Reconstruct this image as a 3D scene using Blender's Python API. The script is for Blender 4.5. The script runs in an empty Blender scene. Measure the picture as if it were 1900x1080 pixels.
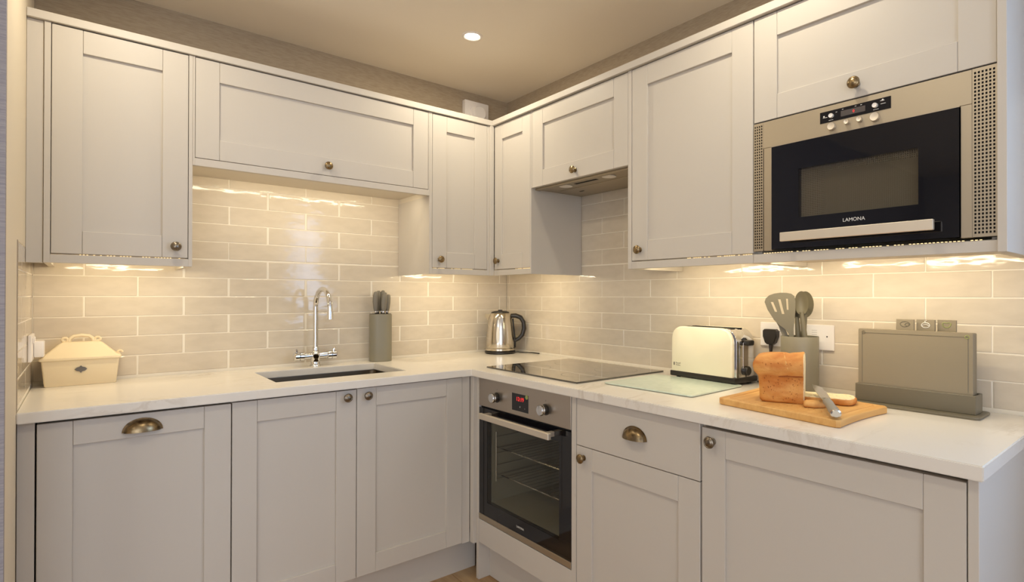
import bpy, bmesh, math, random
from mathutils import Vector, Matrix
random.seed(7)
SC = bpy.context.scene
COL = SC.collection
PI = math.pi

# ------------------------------------------------------------------ camera
cam = bpy.data.cameras.new('camera')
cam_o = bpy.data.objects.new('camera', cam); COL.objects.link(cam_o); SC.camera = cam_o
yaw, pitch, roll = math.radians(40.5348), math.radians(0.2542), math.radians(0.0762)
FPX = 1030.557
fw = Vector((math.sin(yaw)*math.cos(pitch), math.cos(yaw)*math.cos(pitch), math.sin(pitch)))
rt = Vector((math.cos(yaw), -math.sin(yaw), 0)); up = rt.cross(fw)
rt2 = rt*math.cos(roll)+up*math.sin(roll); up2 = -rt*math.sin(roll)+up*math.cos(roll)
M = Matrix((rt2, up2, -fw)).transposed().to_4x4()
M.translation = Vector((-1.8779, -2.669, 1.2149))
cam_o.matrix_world = M
cam.sensor_fit = 'HORIZONTAL'; cam.sensor_width = 36.0
cam.lens = 36.0*FPX/1900.0
cam.shift_x = -(1037.446-950.0)/1900.0
cam.shift_y = (544.585-540.0)/1900.0
cam.clip_start = 0.02

# ------------------------------------------------------------------ world, view, large lights
w = bpy.data.worlds.new('world'); SC.world = w; w.use_nodes = True
w.node_tree.nodes['Background'].inputs[0].default_value = (0.55, 0.7, 1.0, 1)
w.node_tree.nodes['Background'].inputs[1].default_value = 1.0
SC.view_settings.view_transform = 'Standard'; SC.view_settings.look = 'None'
SC.view_settings.gamma = 1.0; SC.view_settings.use_curve_mapping = False
SC.view_settings.exposure = 0.12
SC.cycles.max_bounces = 8; SC.cycles.diffuse_bounces = 5; SC.cycles.glossy_bounces = 4
SC.cycles.transmission_bounces = 6; SC.cycles.transparent_max_bounces = 8
SC.cycles.sample_clamp_indirect = 3.0; SC.cycles.caustics_reflective = False; SC.cycles.caustics_refractive = False
WARM = (1.0, 0.85, 0.58)
def area(name, loc, direc, sx, sy, energy, color, spread=180):
    l = bpy.data.lights.new(name, 'AREA'); l.shape = 'RECTANGLE'; l.size = sx; l.size_y = sy
    l.energy = energy; l.color = color; l.spread = math.radians(spread)
    o = bpy.data.objects.new(name, l); COL.objects.link(o)
    o.location = loc; o.rotation_euler = Vector(direc).to_track_quat('-Z', 'Y').to_euler()
    return o
# daylight lamps for unseen windows, guessed behind the photographer and added to supply light
area('daylight_back_window', (-3.45, -5.80, 1.12), (0.12, 1, 0), 1.8, 2.1, 24, (0.78, 0.85, 1.0))
area('daylight_right_window', (-0.06, -3.60, 1.55), (-1, 0, 0), 1.25, 1.0, 29, (0.34, 0.58, 1.0))
area('daylight_side_window', (-4.80, -3.9, 1.30), (1, 0, 0), 2.1, 1.9, 13, (0.95, 0.93, 0.95))
LED_E = 2.5       # W per metre of strip
DOWN_E = 4.1     # W per ceiling downlight

# ------------------------------------------------------------------ materials
def srgb(r, g, b):
    f = lambda c: (c/255)/12.92 if c <= 10 else (((c/255)+0.055)/1.055)**2.4
    return (f(r), f(g), f(b), 1)
def mat(name, col, rough=0.5, metal=0.0, spec=0.5, bump=None, var=None, coat=0, aniso=0, emit=None, objvar=0):
    """bump=(scale xyz, strength, distance, detail); var=(scale xyz, second colour, lo, hi)"""
    m = bpy.data.materials.new(name); m.use_nodes = True
    nt = m.node_tree; b = nt.nodes['Principled BSDF']
    b.inputs['Base Color'].default_value = col; b.inputs['Roughness'].default_value = rough
    b.inputs['Metallic'].default_value = metal; b.inputs['Specular IOR Level'].default_value = spec
    b.inputs['Coat Weight'].default_value = coat
    if emit: b.inputs['Emission Color'].default_value = emit[0]; b.inputs['Emission Strength'].default_value = emit[1]
    tc = nt.nodes.new('ShaderNodeTexCoord')
    def noise(scale, detail, rough_=0.5):
        mp = nt.nodes.new('ShaderNodeMapping'); mp.inputs['Scale'].default_value = scale
        nt.links.new(tc.outputs['Object'], mp.inputs[0])
        n = nt.nodes.new('ShaderNodeTexNoise'); n.inputs['Scale'].default_value = 1; n.inputs['Detail'].default_value = detail
        n.inputs['Roughness'].default_value = rough_
        nt.links.new(mp.outputs[0], n.inputs['Vector']); return n
    last = None
    if var:
        n = noise(var[0], 4); r = nt.nodes.new('ShaderNodeValToRGB')
        r.color_ramp.elements[0].position = var[2]; r.color_ramp.elements[1].position = var[3]
        r.color_ramp.elements[0].color = col; r.color_ramp.elements[1].color = var[1]
        nt.links.new(n.outputs['Fac'], r.inputs[0]); last = r.outputs[0]
        nt.links.new(last, b.inputs['Base Color'])
    if objvar:
        oi = nt.nodes.new('ShaderNodeObjectInfo'); mr = nt.nodes.new('ShaderNodeMapRange')
        mr.inputs['To Min'].default_value = 1-objvar; mr.inputs['To Max'].default_value = 1+objvar
        nt.links.new(oi.outputs['Random'], mr.inputs['Value'])
        mx = nt.nodes.new('ShaderNodeVectorMath'); mx.operation = 'SCALE'
        if last: nt.links.new(last, mx.inputs[0])
        else: mx.inputs[0].default_value = col[:3]
        nt.links.new(mr.outputs[0], mx.inputs['Scale']); nt.links.new(mx.outputs[0], b.inputs['Base Color'])
    if bump:
        n = noise(bump[0], bump[3] if len(bump) > 3 else 3)
        bp = nt.nodes.new('ShaderNodeBump'); bp.inputs['Strength'].default_value = bump[1]; bp.inputs['Distance'].default_value = bump[2]
        nt.links.new(n.outputs['Fac'], bp.inputs['Height']); nt.links.new(bp.outputs[0], b.inputs['Normal'])
    return m
PAINT = srgb(200, 193, 183)
MT = {}
MT['paint'] = mat('painted_wood', PAINT, 0.42, spec=0.35, bump=((60, 60, 9), 0.25, 0.0006, 4))
MT['paint_plain'] = mat('painted_board', PAINT, 0.45, spec=0.35)
MT['carcass'] = mat('carcass_board', srgb(214, 205, 190), 0.5)
MT['tile'] = mat('glazed_tile', srgb(215, 203, 184), 0.09, spec=0.36, bump=((9, 24, 20), 0.5, 0.0028, 2),
                 var=((14, 30, 14), srgb(208, 196, 177), 0.35, 0.7), objvar=0.02)
MT['grout'] = mat('grout', srgb(236, 228, 212), 0.8)
MT['wallpaper'] = mat('taupe_wallpaper', srgb(178, 162, 138), 0.8, spec=0.2, bump=((20, 20, 420), 0.6, 0.001, 3),
                      var=((30, 30, 300), srgb(166, 149, 126), 0.4, 0.65))
MT['wallpaper_grey'] = mat('grey_wallpaper', srgb(158, 152, 152), 0.8, spec=0.2, bump=((12, 12, 330), 0.7, 0.0012, 3),
                      var=((20, 20, 260), srgb(140, 135, 138), 0.4, 0.65))
MT['plaster'] = mat('cream_plaster', srgb(222, 209, 186), 0.7, spec=0.2)
MT['ceil'] = mat('ceiling_paint', srgb(243, 234, 219), 0.75, spec=0.2)
MT['room'] = mat('room_paint', srgb(206, 200, 192), 0.7)
def quartz():
    m = mat('veined_quartz', srgb(228, 222, 212), 0.22, spec=0.5); nt = m.node_tree; b = nt.nodes['Principled BSDF']
    tc = nt.nodes.new('ShaderNodeTexCoord'); n = nt.nodes.new('ShaderNodeTexNoise')
    mp = nt.nodes.new('ShaderNodeMapping'); mp.inputs['Rotation'].default_value = (0, 0, 0.5); mp.inputs['Scale'].default_value = (2.0, 4.5, 3)
    nt.links.new(tc.outputs['Object'], mp.inputs[0]); nt.links.new(mp.outputs[0], n.inputs['Vector'])
    n.inputs['Scale'].default_value = 1.3; n.inputs['Detail'].default_value = 7; n.inputs['Roughness'].default_value = .62; n.inputs['Distortion'].default_value = 1.2
    r = nt.nodes.new('ShaderNodeValToRGB'); e = r.color_ramp.elements
    base = srgb(228, 222, 212); e[0].position = .465; e[0].color = base; e[1].position = .5; e[1].color = srgb(212, 203, 190)
    k = e.new(.535); k.color = base
    nt.links.new(n.outputs['Fac'], r.inputs[0])
    n2 = nt.nodes.new('ShaderNodeTexNoise'); n2.inputs['Scale'].default_value = 3.2
    nt.links.new(tc.outputs['Object'], n2.inputs['Vector'])
    r2 = nt.nodes.new('ShaderNodeValToRGB'); r2.color_ramp.elements[0].position = .5; r2.color_ramp.elements[1].position = .7
    nt.links.new(n2.outputs['Fac'], r2.inputs[0])
    mx = nt.nodes.new('ShaderNodeMix'); mx.data_type = 'RGBA'
    nt.links.new(r2.outputs[0], mx.inputs[0]); mx.inputs[6].default_value = base; nt.links.new(r.outputs[0], mx.inputs[7])
    nt.links.new(mx.outputs[2], b.inputs['Base Color']); return m
MT['quartz'] = quartz()
MT['steel'] = mat('brushed_steel', srgb(188, 178, 166), 0.36, metal=1.0, bump=((3, 3, 500), 0.15, 0.0003, 2))
MT['steel_warm'] = mat('satin_steel_fascia', srgb(182, 170, 150), 0.45, metal=0.9, bump=((3, 3, 400), 0.1, 0.0003, 2))
MT['steel_bright'] = mat('bright_satin_steel', srgb(226, 216, 200), 0.5, metal=0.85)
MT['chrome'] = mat('chrome', srgb(225, 225, 225), 0.06, metal=1.0)
MT['kettle_steel'] = mat('polished_steel', srgb(205, 198, 186), 0.16, metal=1.0)
MT['sink_steel'] = mat('sink_steel', srgb(128, 115, 96), 0.35, metal=1.0)
MT['pewter'] = mat('aged_pewter', srgb(132, 122, 108), 0.32, metal=1.0)
MT['bronze'] = mat('aged_bronze', srgb(148, 128, 96), 0.3, metal=1.0, var=((60, 60, 60), srgb(90, 76, 58), 0.45, 0.7))
MT['black'] = mat('black_plastic', srgb(38, 34, 30), 0.35)
MT['black_gloss'] = mat('black_glass', (0.004, 0.004, 0.006, 1), 0.05, spec=0.6)
MT['hob'] = mat('hob_glass', (0.010, 0.009, 0.008, 1), 0.04, spec=0.9, coat=1.0)
MT['dark'] = mat('dark_void', (0.01, 0.009, 0.008, 1), 0.8)
MT['cavity'] = mat('oven_enamel', srgb(150, 146, 134), 0.45)
MT['micro_cavity'] = mat('microwave_cavity', srgb(215, 206, 188), 0.5)
MT['white'] = mat('white_plastic', srgb(240, 234, 228), 0.35)
MT['cream'] = mat('cream_ceramic', srgb(240, 222, 186), 0.3, spec=0.5)
MT['cream_enamel'] = mat('cream_enamel', srgb(240, 232, 205), 0.22, coat=0.4)
MT['olive'] = mat('grey_green_plastic', srgb(132, 126, 108), 0.42)
MT['utensil'] = mat('grey_silicone', srgb(112, 105, 84), 0.5)
MT['handle_grey'] = mat('grey_knife_handle', srgb(116, 110, 98), 0.45)
MT['bread_handle'] = mat('light_grey_handle', srgb(140, 136, 128), 0.45)
MT['board_grey'] = mat('grey_board_plastic', srgb(140, 129, 108), 0.5, bump=((300, 300, 300), 0.2, 0.0003, 2))
MT['rack_grey'] = mat('smoked_rack_plastic', srgb(112, 105, 88), 0.35)
MT['green'] = mat('pale_green_print', srgb(150, 158, 92), 0.5)
MT['bamboo'] = mat('light_bamboo', srgb(218, 170, 102), 0.5, bump=((6, 140, 60), 0.2, 0.0004, 3), var=((3, 60, 40), srgb(200, 148, 82), 0.35, 0.7))
MT['bamboo2'] = mat('dark_bamboo', srgb(206, 154, 88), 0.5, var=((3, 60, 40), srgb(190, 138, 76), 0.35, 0.7))
MT['crust'] = mat('bread_crust', srgb(218, 158, 84), 0.65, bump=((70, 70, 70), 0.7, 0.004, 5), var=((12, 12, 30), srgb(192, 116, 44), 0.36, 0.6))
MT['crust_pale'] = mat('pale_bread_crust', srgb(226, 174, 104), 0.7, bump=((80, 80, 80), 0.6, 0.003, 5), var=((20, 20, 20), srgb(204, 140, 70), 0.4, 0.65))
MT['crumb'] = mat('bread_crumb', srgb(240, 222, 178), 0.85, bump=((160, 160, 160), 1.0, 0.004, 5), var=((120, 120, 120), srgb(190, 150, 90), 0.6, 0.72))
MT['crevice'] = mat('bread_tear', srgb(150, 82, 26), 0.8)
MT['plank'] = mat('oak_plank', srgb(196, 164, 122), 0.4, bump=((30, 3, 30), 0.25, 0.0006, 4), var=((26, 2.2, 26), srgb(160, 124, 84), 0.35, 0.7), objvar=0.12)
MT['floor_base'] = mat('floor_joint', srgb(90, 70, 50), 0.8)
MT['led'] = mat('lit_led_bead', srgb(255, 230, 180), 0.5, emit=(srgb(255, 222, 160), 1.0))  # emissive stand-in for strip light leaking through the door gaps
MT['red_led'] = mat('red_digits', (0.1, 0, 0, 1), 0.5, emit=((1, 0.03, 0.03, 1), 1.3))
MT['lamp_glow'] = mat('lamp_glow', (1, 1, 1, 1), 0.5, emit=((1.0, 0.9, 0.72, 1), 14.0))
MT['print'] = mat('white_print', srgb(225, 222, 216), 0.5)
MT['print_grey'] = mat('grey_print', srgb(120, 114, 104), 0.5)
MT['display'] = mat('display_window', srgb(84, 78, 76), 0.25)
MT['blade'] = mat('knife_blade', srgb(205, 202, 196), 0.2, metal=1.0)
MT['sky_pane'] = mat('daylit_pane', (0.8, 0.85, 0.9, 1), 0.3, emit=((0.75, 0.86, 1.0, 1), 1.6))  # self-glowing pane for the added, unseen windows
def glass(name, tint, refl_rough=0.02, ior=1.45, alpha=1.0):
    m = bpy.data.materials.new(name); m.use_nodes = True; nt = m.node_tree; nt.nodes.clear()
    out = nt.nodes.new('ShaderNodeOutputMaterial'); mx = nt.nodes.new('ShaderNodeMixShader')
    fr = nt.nodes.new('ShaderNodeFresnel'); fr.inputs[0].default_value = ior
    tr = nt.nodes.new('ShaderNodeBsdfTransparent'); tr.inputs[0].default_value = tint
    gl = nt.nodes.new('ShaderNodeBsdfGlossy'); gl.inputs['Roughness'].default_value = refl_rough
    ge = nt.nodes.new('ShaderNodeNewGeometry'); mu = nt.nodes.new('ShaderNodeMath'); mu.operation = 'SUBTRACT'; mu.use_clamp = True
    nt.links.new(fr.outputs[0], mu.inputs[0]); nt.links.new(ge.outputs['Backfacing'], mu.inputs[1]); nt.links.new(mu.outputs[0], mx.inputs[0]); nt.links.new(tr.outputs[0], mx.inputs[1]); nt.links.new(gl.outputs[0], mx.inputs[2])
    nt.links.new(mx.outputs[0], out.inputs[0]); return m
MT['oven_glass'] = glass('smoked_oven_glass', (0.80, 0.79, 0.74, 1), ior=1.5)
MT['micro_glass'] = glass('smoked_microwave_glass', (0.72, 0.70, 0.66, 1), ior=1.6)
MT['board_glass'] = mat('frosted_green_glass', srgb(206, 218, 204), 0.18, spec=0.5, var=((40, 40, 40), srgb(196, 210, 196), 0.4, 0.7))
MT['board_glass_edge'] = mat('green_glass_edge', srgb(120, 178, 150), 0.1)

# ------------------------------------------------------------------ frames: local (a, z, w) -> world
#  A = back wall (a = x, w = -y);  B = right wall (a = -y, w = -x);  L = left wall (a = y, w = x - XL);  W = world (a=x, z=z, w=-y)
XL = -2.0147
FR = {'A': Matrix(((1, 0, 0, 0), (0, 0, -1, 0), (0, 1, 0, 0), (0, 0, 0, 1))),
      'B': Matrix(((0, 0, -1, 0), (-1, 0, 0, 0), (0, 1, 0, 0), (0, 0, 0, 1))),
      'L': Matrix(((0, 0, 1, XL), (1, 0, 0, 0), (0, 1, 0, 0), (0, 0, 0, 1)))}
def F(fr, a, z, w_): return FR[fr] @ Vector((a, z, w_))

# ------------------------------------------------------------------ mesh helpers
def nb(): return bmesh.new()
def bx(bm, p0, p1, bev=0.0, mtx=None):
    """axis aligned box between two points (in local space of mtx)"""
    lo = Vector([min(a, b) for a, b in zip(p0, p1)]); hi = Vector([max(a, b) for a, b in zip(p0, p1)])
    vs = [Vector((x, y, z)) for x in (lo.x, hi.x) for y in (lo.y, hi.y) for z in (lo.z, hi.z)]
    if mtx: vs = [mtx @ v for v in vs]
    v = [bm.verts.new(c) for c in vs]
    fs = [bm.faces.new([v[i] for i in f]) for f in ((0, 1, 3, 2), (4, 6, 7, 5), (0, 4, 5, 1), (2, 3, 7, 6), (0, 2, 6, 4), (1, 5, 7, 3))]
    if mtx and mtx.to_3x3().determinant() < 0: bmesh.ops.reverse_faces(bm, faces=fs)
    if bev > 0:
        es = list({e for f in fs for e in f.edges})
        bmesh.ops.bevel(bm, geom=es, offset=bev, segments=2 if bev > 0.002 else 1, affect='EDGES', profile=0.5)
def fbx(bm, fr, a0, a1, z0, z1, w0, w1, bev=0.0): bx(bm, (a0, z0, w0), (a1, z1, w1), bev, FR[fr])
def loft(bm, rings, cap0=True, cap1=True, closed=True):
    R = [[bm.verts.new(p) for p in r] for r in rings]
    n = len(R[0])
    for a, b in zip(R, R[1:]):
        for i in range(n if closed else n-1):
            j = (i+1) % n; bm.faces.new((a[i], a[j], b[j], b[i]))
    if cap0: bm.faces.new(R[0][::-1])
    if cap1: bm.faces.new(R[-1])
    return R
def lathe(bm, prof, mtx=None, seg=24, cap0=True, cap1=True):
    """prof = [(r, h)]; revolves about local Z"""
    mtx = mtx or Matrix()
    rings = [[mtx @ Vector((max(r, 1e-5)*math.cos(2*PI*i/seg), max(r, 1e-5)*math.sin(2*PI*i/seg), h)) for i in range(seg)] for r, h in prof]
    loft(bm, rings, cap0, cap1)
def tube(bm, pts, r, seg=10, cap=True):
    pts = [Vector(p) for p in pts]; n = len(pts)
    rs = r if isinstance(r, (list, tuple)) else [r]*n
    t0 = (pts[1]-pts[0]).normalized(); nrm = t0.orthogonal().normalized(); rings = []
    for i, p in enumerate(pts):
        t = ((pts[min(i+1, n-1)]-p).normalized()+(p-pts[max(i-1, 0)]).normalized())
        t = t.normalized() if t.length > 1e-9 else t0
        nrm = (nrm - t*nrm.dot(t)).normalized(); bn = t.cross(nrm)
        rings.append([p+(nrm*math.cos(2*PI*k/seg)+bn*math.sin(2*PI*k/seg))*rs[i] for k in range(seg)])
    loft(bm, rings, cap, cap)
def rrect(x0, x1, y0, y1, r, seg=5):
    out = []
    for cx, cy, a in ((x1-r, y1-r, 0), (x0+r, y1-r, 90), (x0+r, y0+r, 180), (x1-r, y0+r, 270)):
        for i in range(seg+1):
            t = math.radians(a+90*i/seg); out.append((cx+r*math.cos(t), cy+r*math.sin(t)))
    return out
def prism(bm, outline, h0, h1, mtx=None, bev=0.0):
    mtx = mtx or Matrix()
    if bev:
        cx = sum(p[0] for p in outline)/len(outline); cy = sum(p[1] for p in outline)/len(outline)
        def sh(p, k):
            d = Vector((p[0]-cx, p[1]-cy)); return (p[0]-d.x/d.length*k, p[1]-d.y/d.length*k)
        inn = [sh(p, bev) for p in outline]
        rings = [[mtx @ Vector((x, y, h0)) for x, y in inn], [mtx @ Vector((x, y, h0+bev)) for x, y in outline],
                 [mtx @ Vector((x, y, h1-bev)) for x, y in outline], [mtx @ Vector((x, y, h1)) for x, y in inn]]
    else: rings = [[mtx @ Vector((x, y, h)) for x, y in outline] for h in (h0, h1)]
    loft(bm, rings)
def plate(outline, holes, t):
    """flat plate with holes as a mesh in local XY, thickness t along Z"""
    cu = bpy.data.curves.new('outline', 'CURVE'); cu.dimensions = '2D'; cu.fill_mode = 'BOTH'; cu.extrude = t/2
    for pts in [outline]+holes:
        s = cu.splines.new('POLY'); s.points.add(len(pts)-1); s.use_cyclic_u = True
        for q, p in zip(s.points, pts): q.co = (p[0], p[1], 0, 1)
    o = bpy.data.objects.new('outline', cu); COL.objects.link(o)
    bpy.context.view_layer.update()
    me = bpy.data.meshes.new_from_object(o.evaluated_get(bpy.context.evaluated_depsgraph_get()))
    bpy.data.objects.remove(o); bpy.data.curves.remove(cu)
    bm = nb(); bm.from_mesh(me); bpy.data.meshes.remove(me); bmesh.ops.remove_doubles(bm, verts=bm.verts, dist=1e-6)
    return bm
WL = {}   # world location of every object
def link(name, data, loc, parent=None):
    o = bpy.data.objects.new(name, data); COL.objects.link(o)
    loc = Vector(loc); WL[o.name] = loc
    if parent: o.parent = parent; o.location = loc-WL[parent.name]
    else: o.location = loc
    return o
def finish(name, bm, m, smooth=35, origin=None):
    if origin is None:
        xs = [v.co for v in bm.verts]
        origin = Vector([(min(c[i] for c in xs)+max(c[i] for c in xs))/2 for i in range(3)])
        origin.z = min(c.z for c in xs)
    bmesh.ops.recalc_face_normals(bm, faces=bm.faces)
    bmesh.ops.translate(bm, verts=bm.verts, vec=-Vector(origin))
    me = bpy.data.meshes.new(name); bm.to_mesh(me); bm.free()
    me.materials.append(MT[m] if isinstance(m, str) else m)
    if smooth:
        me.polygons.foreach_set('use_smooth', [True]*len(me.polygons)); me.set_sharp_from_angle(angle=math.radians(smooth))
    return me, Vector(origin)
def obj(name, bm, m, parent=None, smooth=35, label=None):
    me, org = finish(name, bm, m, smooth)
    o = link(name, me, org, parent)
    if label: o['label'] = label
    return o
def box(name, fr, a0, a1, z0, z1, w0, w1, m, parent=None, bev=0.0, label=None):
    bm = nb(); fbx(bm, fr, a0, a1, z0, z1, w0, w1, bev); return obj(name, bm, m, parent, label=label)
def thing(name, label, cat, loc, group=None):
    o = link(name, None, loc); o['label'] = label; o['category'] = cat
    if group: o['group'] = group
    return o
def tag(o, label, cat, group=None):
    o['label'] = label; o['category'] = cat
    if group: o['group'] = group
    return o
def struct(o): o['kind'] = 'structure'; return o
def font_mesh(cu):
    o = bpy.data.objects.new('lettering_tmp', cu); COL.objects.link(o); bpy.context.view_layer.update()
    me = bpy.data.meshes.new_from_object(o.evaluated_get(bpy.context.evaluated_depsgraph_get()))
    bpy.data.objects.remove(o); bpy.data.curves.remove(cu); return me
def text(name, body, fr, a, z, w_, size, m, parent, ext=0.0002, align='CENTER'):
    cu = bpy.data.curves.new(name, 'FONT'); cu.body = body; cu.size = size; cu.extrude = ext; cu.align_x = align; cu.align_y = 'CENTER'
    cu.materials.append(MT[m]); o = link(name, font_mesh(cu), F(fr, a, z, w_), parent)
    o.rotation_euler = FR[fr].to_3x3().to_euler(); return o

# ------------------------------------------------------------------ room shell
HC = 2.3485
def slab(name, p0, p1, m):
    bm = nb(); bx(bm, p0, p1); return struct(obj(name, bm, m, smooth=0))
YB, XW2 = -5.9, -4.9
slab('wall_back', (XL-0.14, 0.008, -0.05), (0.15, 0.12, HC+0.02), 'wallpaper')
bm = nb()
for (p_, q_, r_, s_) in ((YB, -4.12, -0.05, HC+0.02), (-3.08, 0.008, -0.05, HC+0.02), (-4.12, -3.08, -0.05, 0.92), (-4.12, -3.08, 2.18, HC+0.02)): bx(bm, (0.008, p_, r_), (0.15, q_, s_))
struct(obj('wall_right', bm, 'wallpaper', smooth=0))
WBK, WRT = bpy.data.objects['wall_back'], bpy.data.objects['wall_right']
slab('ceiling', (XW2-0.1, YB-0.1, HC), (0.15, 0.12, HC+0.1), 'ceil')
floor = slab('floor', (XW2-0.1, YB-0.1, -0.05), (0.0, 0.0, -0.008), 'floor_base')
# the short wall that closes the kitchen on the left: plastered side, grey papered end
wl = slab('wall_left', (XL-0.14, -0.875, -0.008), (XL-0.008, 0.008, HC), 'plaster')
# cream plaster skin above and in front of the tiles
box('plaster_skin', 'L', -0.875, -0.60, -0.008, HC, -0.008, 0.0, 'plaster', wl, 0.0)
box('plaster_skin', 'L', -0.60, 0.0, 1.362, HC, -0.008, 0.0, 'plaster', wl, 0.0)
box('tile_trim', 'L', -0.603, -0.592, 0.9, 1.364, -0.008, 0.002, 'steel', wl, 0.001, 'slim metal edging beside the tiles')
bm = nb(); bx(bm, (XW2, -0.895, -0.008), (XL-0.0, -0.875, HC)); struct(obj('wall_front', bm, 'wallpaper_grey', smooth=0))
# the far sides of the room behind the photographer, with openings for the added windows
def wall_with_hole(name, fixed, a0, a1, h0, h1, z0, z1, axis):
    bm = nb(); t0, t1 = fixed
    for (p, q, r, s) in ((a0, h0, -0.008, HC), (h1, a1, -0.008, HC), (h0, h1, -0.008, z0), (h0, h1, z1, HC)):
        if axis == 'y': bx(bm, (p, t0, r), (q, t1, s))
        else: bx(bm, (t0, p, r), (t1, q, s))
    return struct(obj(name, bm, 'room', smooth=0))
wall_with_hole('wall_rear', (YB-0.1, YB), XW2, 0.15, -4.4, -2.5, 0.02, 2.22, 'y')
wall_with_hole('wall_side', (XW2-0.1, XW2), YB, -0.895, -5.0, -2.8, 0.30, 2.28, 'x')
def window(name, axis, c, h0, h1, z0, z1):  # guessed windows out of view, added with glowing panes to supply daylight
    def b(bm, p, q, r, s, t0, t1, bev=0.0):
        if axis == 'y': bx(bm, (p, c+t0, r), (q, c+t1, s), bev)
        else: bx(bm, (c+t0, p, r), (c+t1, q, s), bev)
    bm = nb()
    for (p, q, r, s) in ((h0, h0+.06, z0, z1), (h1-.06, h1, z0, z1), (h0+.06, h1-.06, z0, z0+.06), (h0+.06, h1-.06, z1-.06, z1), ((h0+h1)/2-.03, (h0+h1)/2+.03, z0+.06, z1-.06)):
        b(bm, p, q, r, s, -.06, -.01)
    f = struct(obj(name, bm, 'white', smooth=0))
    bm = nb(); b(bm, h0+.05, h1-.05, z0+.05, z1-.05, -.045, -.04); obj('pane', bm, 'sky_pane', f)
window('window_1', 'y', YB, -4.4, -2.5, 0.02, 2.22)
window('window_2', 'x', XW2, -5.0, -2.8, 0.30, 2.28)
window('window_3', 'x', 0.10, -4.12, -3.08, 0.92, 2.18)
# floor planks: near the cabinets each plank is a piece, the rest one joined covering
PW, PLN = 0.118, 0.72
bm = nb(); rest = nb()
bx(bm, (0, 0, 0), (PW-0.0022, PLN-0.0022, 0.008), 0.0008)
plank_me, _ = finish('plank', bm, 'plank', origin=(PW/2, PLN/2, 0))
x = XW2; ix = 0
while x < -0.02:
    y = YB + (ix % 3)*PLN/3 - PLN
    while y < 0:
        x1, y0, y1 = min(x+PW, 0), max(y, YB), min(y+PLN, 0)
        if y1-y0 > .03 and not (y1 > -0.875 and x < XL):
            if -1.5 < x < -0.45 and -1.9 < y and y+PLN < 0: link('plank', plank_me, (x+PW/2, y+PLN/2, -0.008), floor)
            else: bx(rest, (x, y0, -0.008), (x1-0.0022, y1-0.0022, 0))
        y += PLN
    x += PW; ix += 1
o = obj('plank_covering', rest, 'plank', floor, smooth=0); o['kind'] = 'stuff'

# ------------------------------------------------------------------ tiles
TL, TH, TP, TZ = 0.3000, 0.0728, 0.0752, 0.9090
def tile_mesh(L, H, seed):
    rnd = random.Random(seed); bm = nb()
    nx = max(1, round(L/0.05)); ny = 2; e = 0.0020
    xs = [0]+[e+(L-2*e)*i/nx for i in range(nx+1)]+[L]; ys = [0]+[e+(H-2*e)*i/ny for i in range(ny+1)]+[H]
    tx, ty = rnd.uniform(-.0005, .0005), rnd.uniform(-.0004, .0004)
    G = []
    for i, xx in enumerate(xs):
        row = []
        for j, yy in enumerate(ys):
            edge = i in (0, len(xs)-1) or j in (0, len(ys)-1)
            z = -0.0013 if edge else rnd.uniform(-.00016, .00010)+tx*(xx/L-.5)+ty*(yy/H-.5)
            row.append(bm.verts.new((xx-L/2, yy-H/2, z)))
        G.append(row)
    for i in range(len(xs)-1):
        for j in range(len(ys)-1): bm.faces.new((G[i][j], G[i+1][j], G[i+1][j+1], G[i][j+1]))
    ring = [r[0] for r in G]+[c for c in G[-1][1:]]+[r[-1] for r in G[::-1][1:]]+[c for c in G[0][::-1][1:-1]]
    low = [bm.verts.new((v.co.x, v.co.y, -0.008)) for v in (G[0][0], G[-1][0], G[-1][-1], G[0][-1])]
    cor = [G[0][0], G[-1][0], G[-1][-1], G[0][-1]]
    ids = [ring.index(c) for c in cor]
    for k in range(4):
        a = ids[k]; b = ids[(k+1) % 4] or len(ring)
        seg = [ring[t % len(ring)] for t in range(a, b+1)]
        bm.faces.new([low[k], low[(k+1) % 4]]+seg[::-1])
    me, _ = finish('tile', bm, 'tile', smooth=22, origin=(0, 0, 0)); return me
full = [tile_mesh(TL-0.0022, TH, s) for s in range(6)]
cache = {}
def lay(fr, parent, a_lo, a_hi, z_lo, z_hi, phase_even, phase_odd, pitch):
    base = Matrix(FR[fr]); base.translation = (0, 0, 0); rot = base.to_3x3().to_euler()
    for k in range(0, 12):
        z0, z1 = TZ+TP*k-TP+(TP-TH), TZ+TP*k
        if k == 0: continue
        z0 = max(z0, z_lo); z1 = min(z1, z_hi)
        if z1-z0 < 0.012: continue
        ph = phase_even if (k-1) % 2 == 0 else phase_odd
        a = ph+math.floor((a_lo-ph)/pitch)*pitch
        while a < a_hi:
            p, q = max(a+0.0011, a_lo), min(a+pitch-0.0011, a_hi)
            if q-p > 0.012:
                if abs(q-p-(pitch-.0022)) < 1e-4 and abs(z1-z0-TH) < 1e-4 and abs(pitch-TL) < .006: me = random.choice(full)
                else:
                    key = (round(q-p, 3), round(z1-z0, 4))
                    if key not in cache: cache[key] = tile_mesh(q-p, z1-z0, hash(key) % 1000)
                    me = cache[key]
                o = link('tile', me, F(fr, (p+q)/2, (z0+z1)/2, 0), parent); o.rotation_euler = rot
                if fr != 'L' and random.random() < .5: o.rotation_euler.rotate_axis('Z', PI)
            a += pitch
TPA = 0.3052
lay('A', WBK, XL+0.001, -0.001, 0.901, 1.366, -1.4175, -1.269, TPA)
lay('A', WBK, -1.63, -0.64, 1.366, 1.72, -1.4175, -1.269, TPA)
lay('B', WRT, 0.001, 2.62, 0.901, 1.366, 1.0865, 1.2285, TL)
lay('B', WRT, 0.62, 1.27, 1.366, 1.72, 1.0865, 1.2285, TL)
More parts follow.
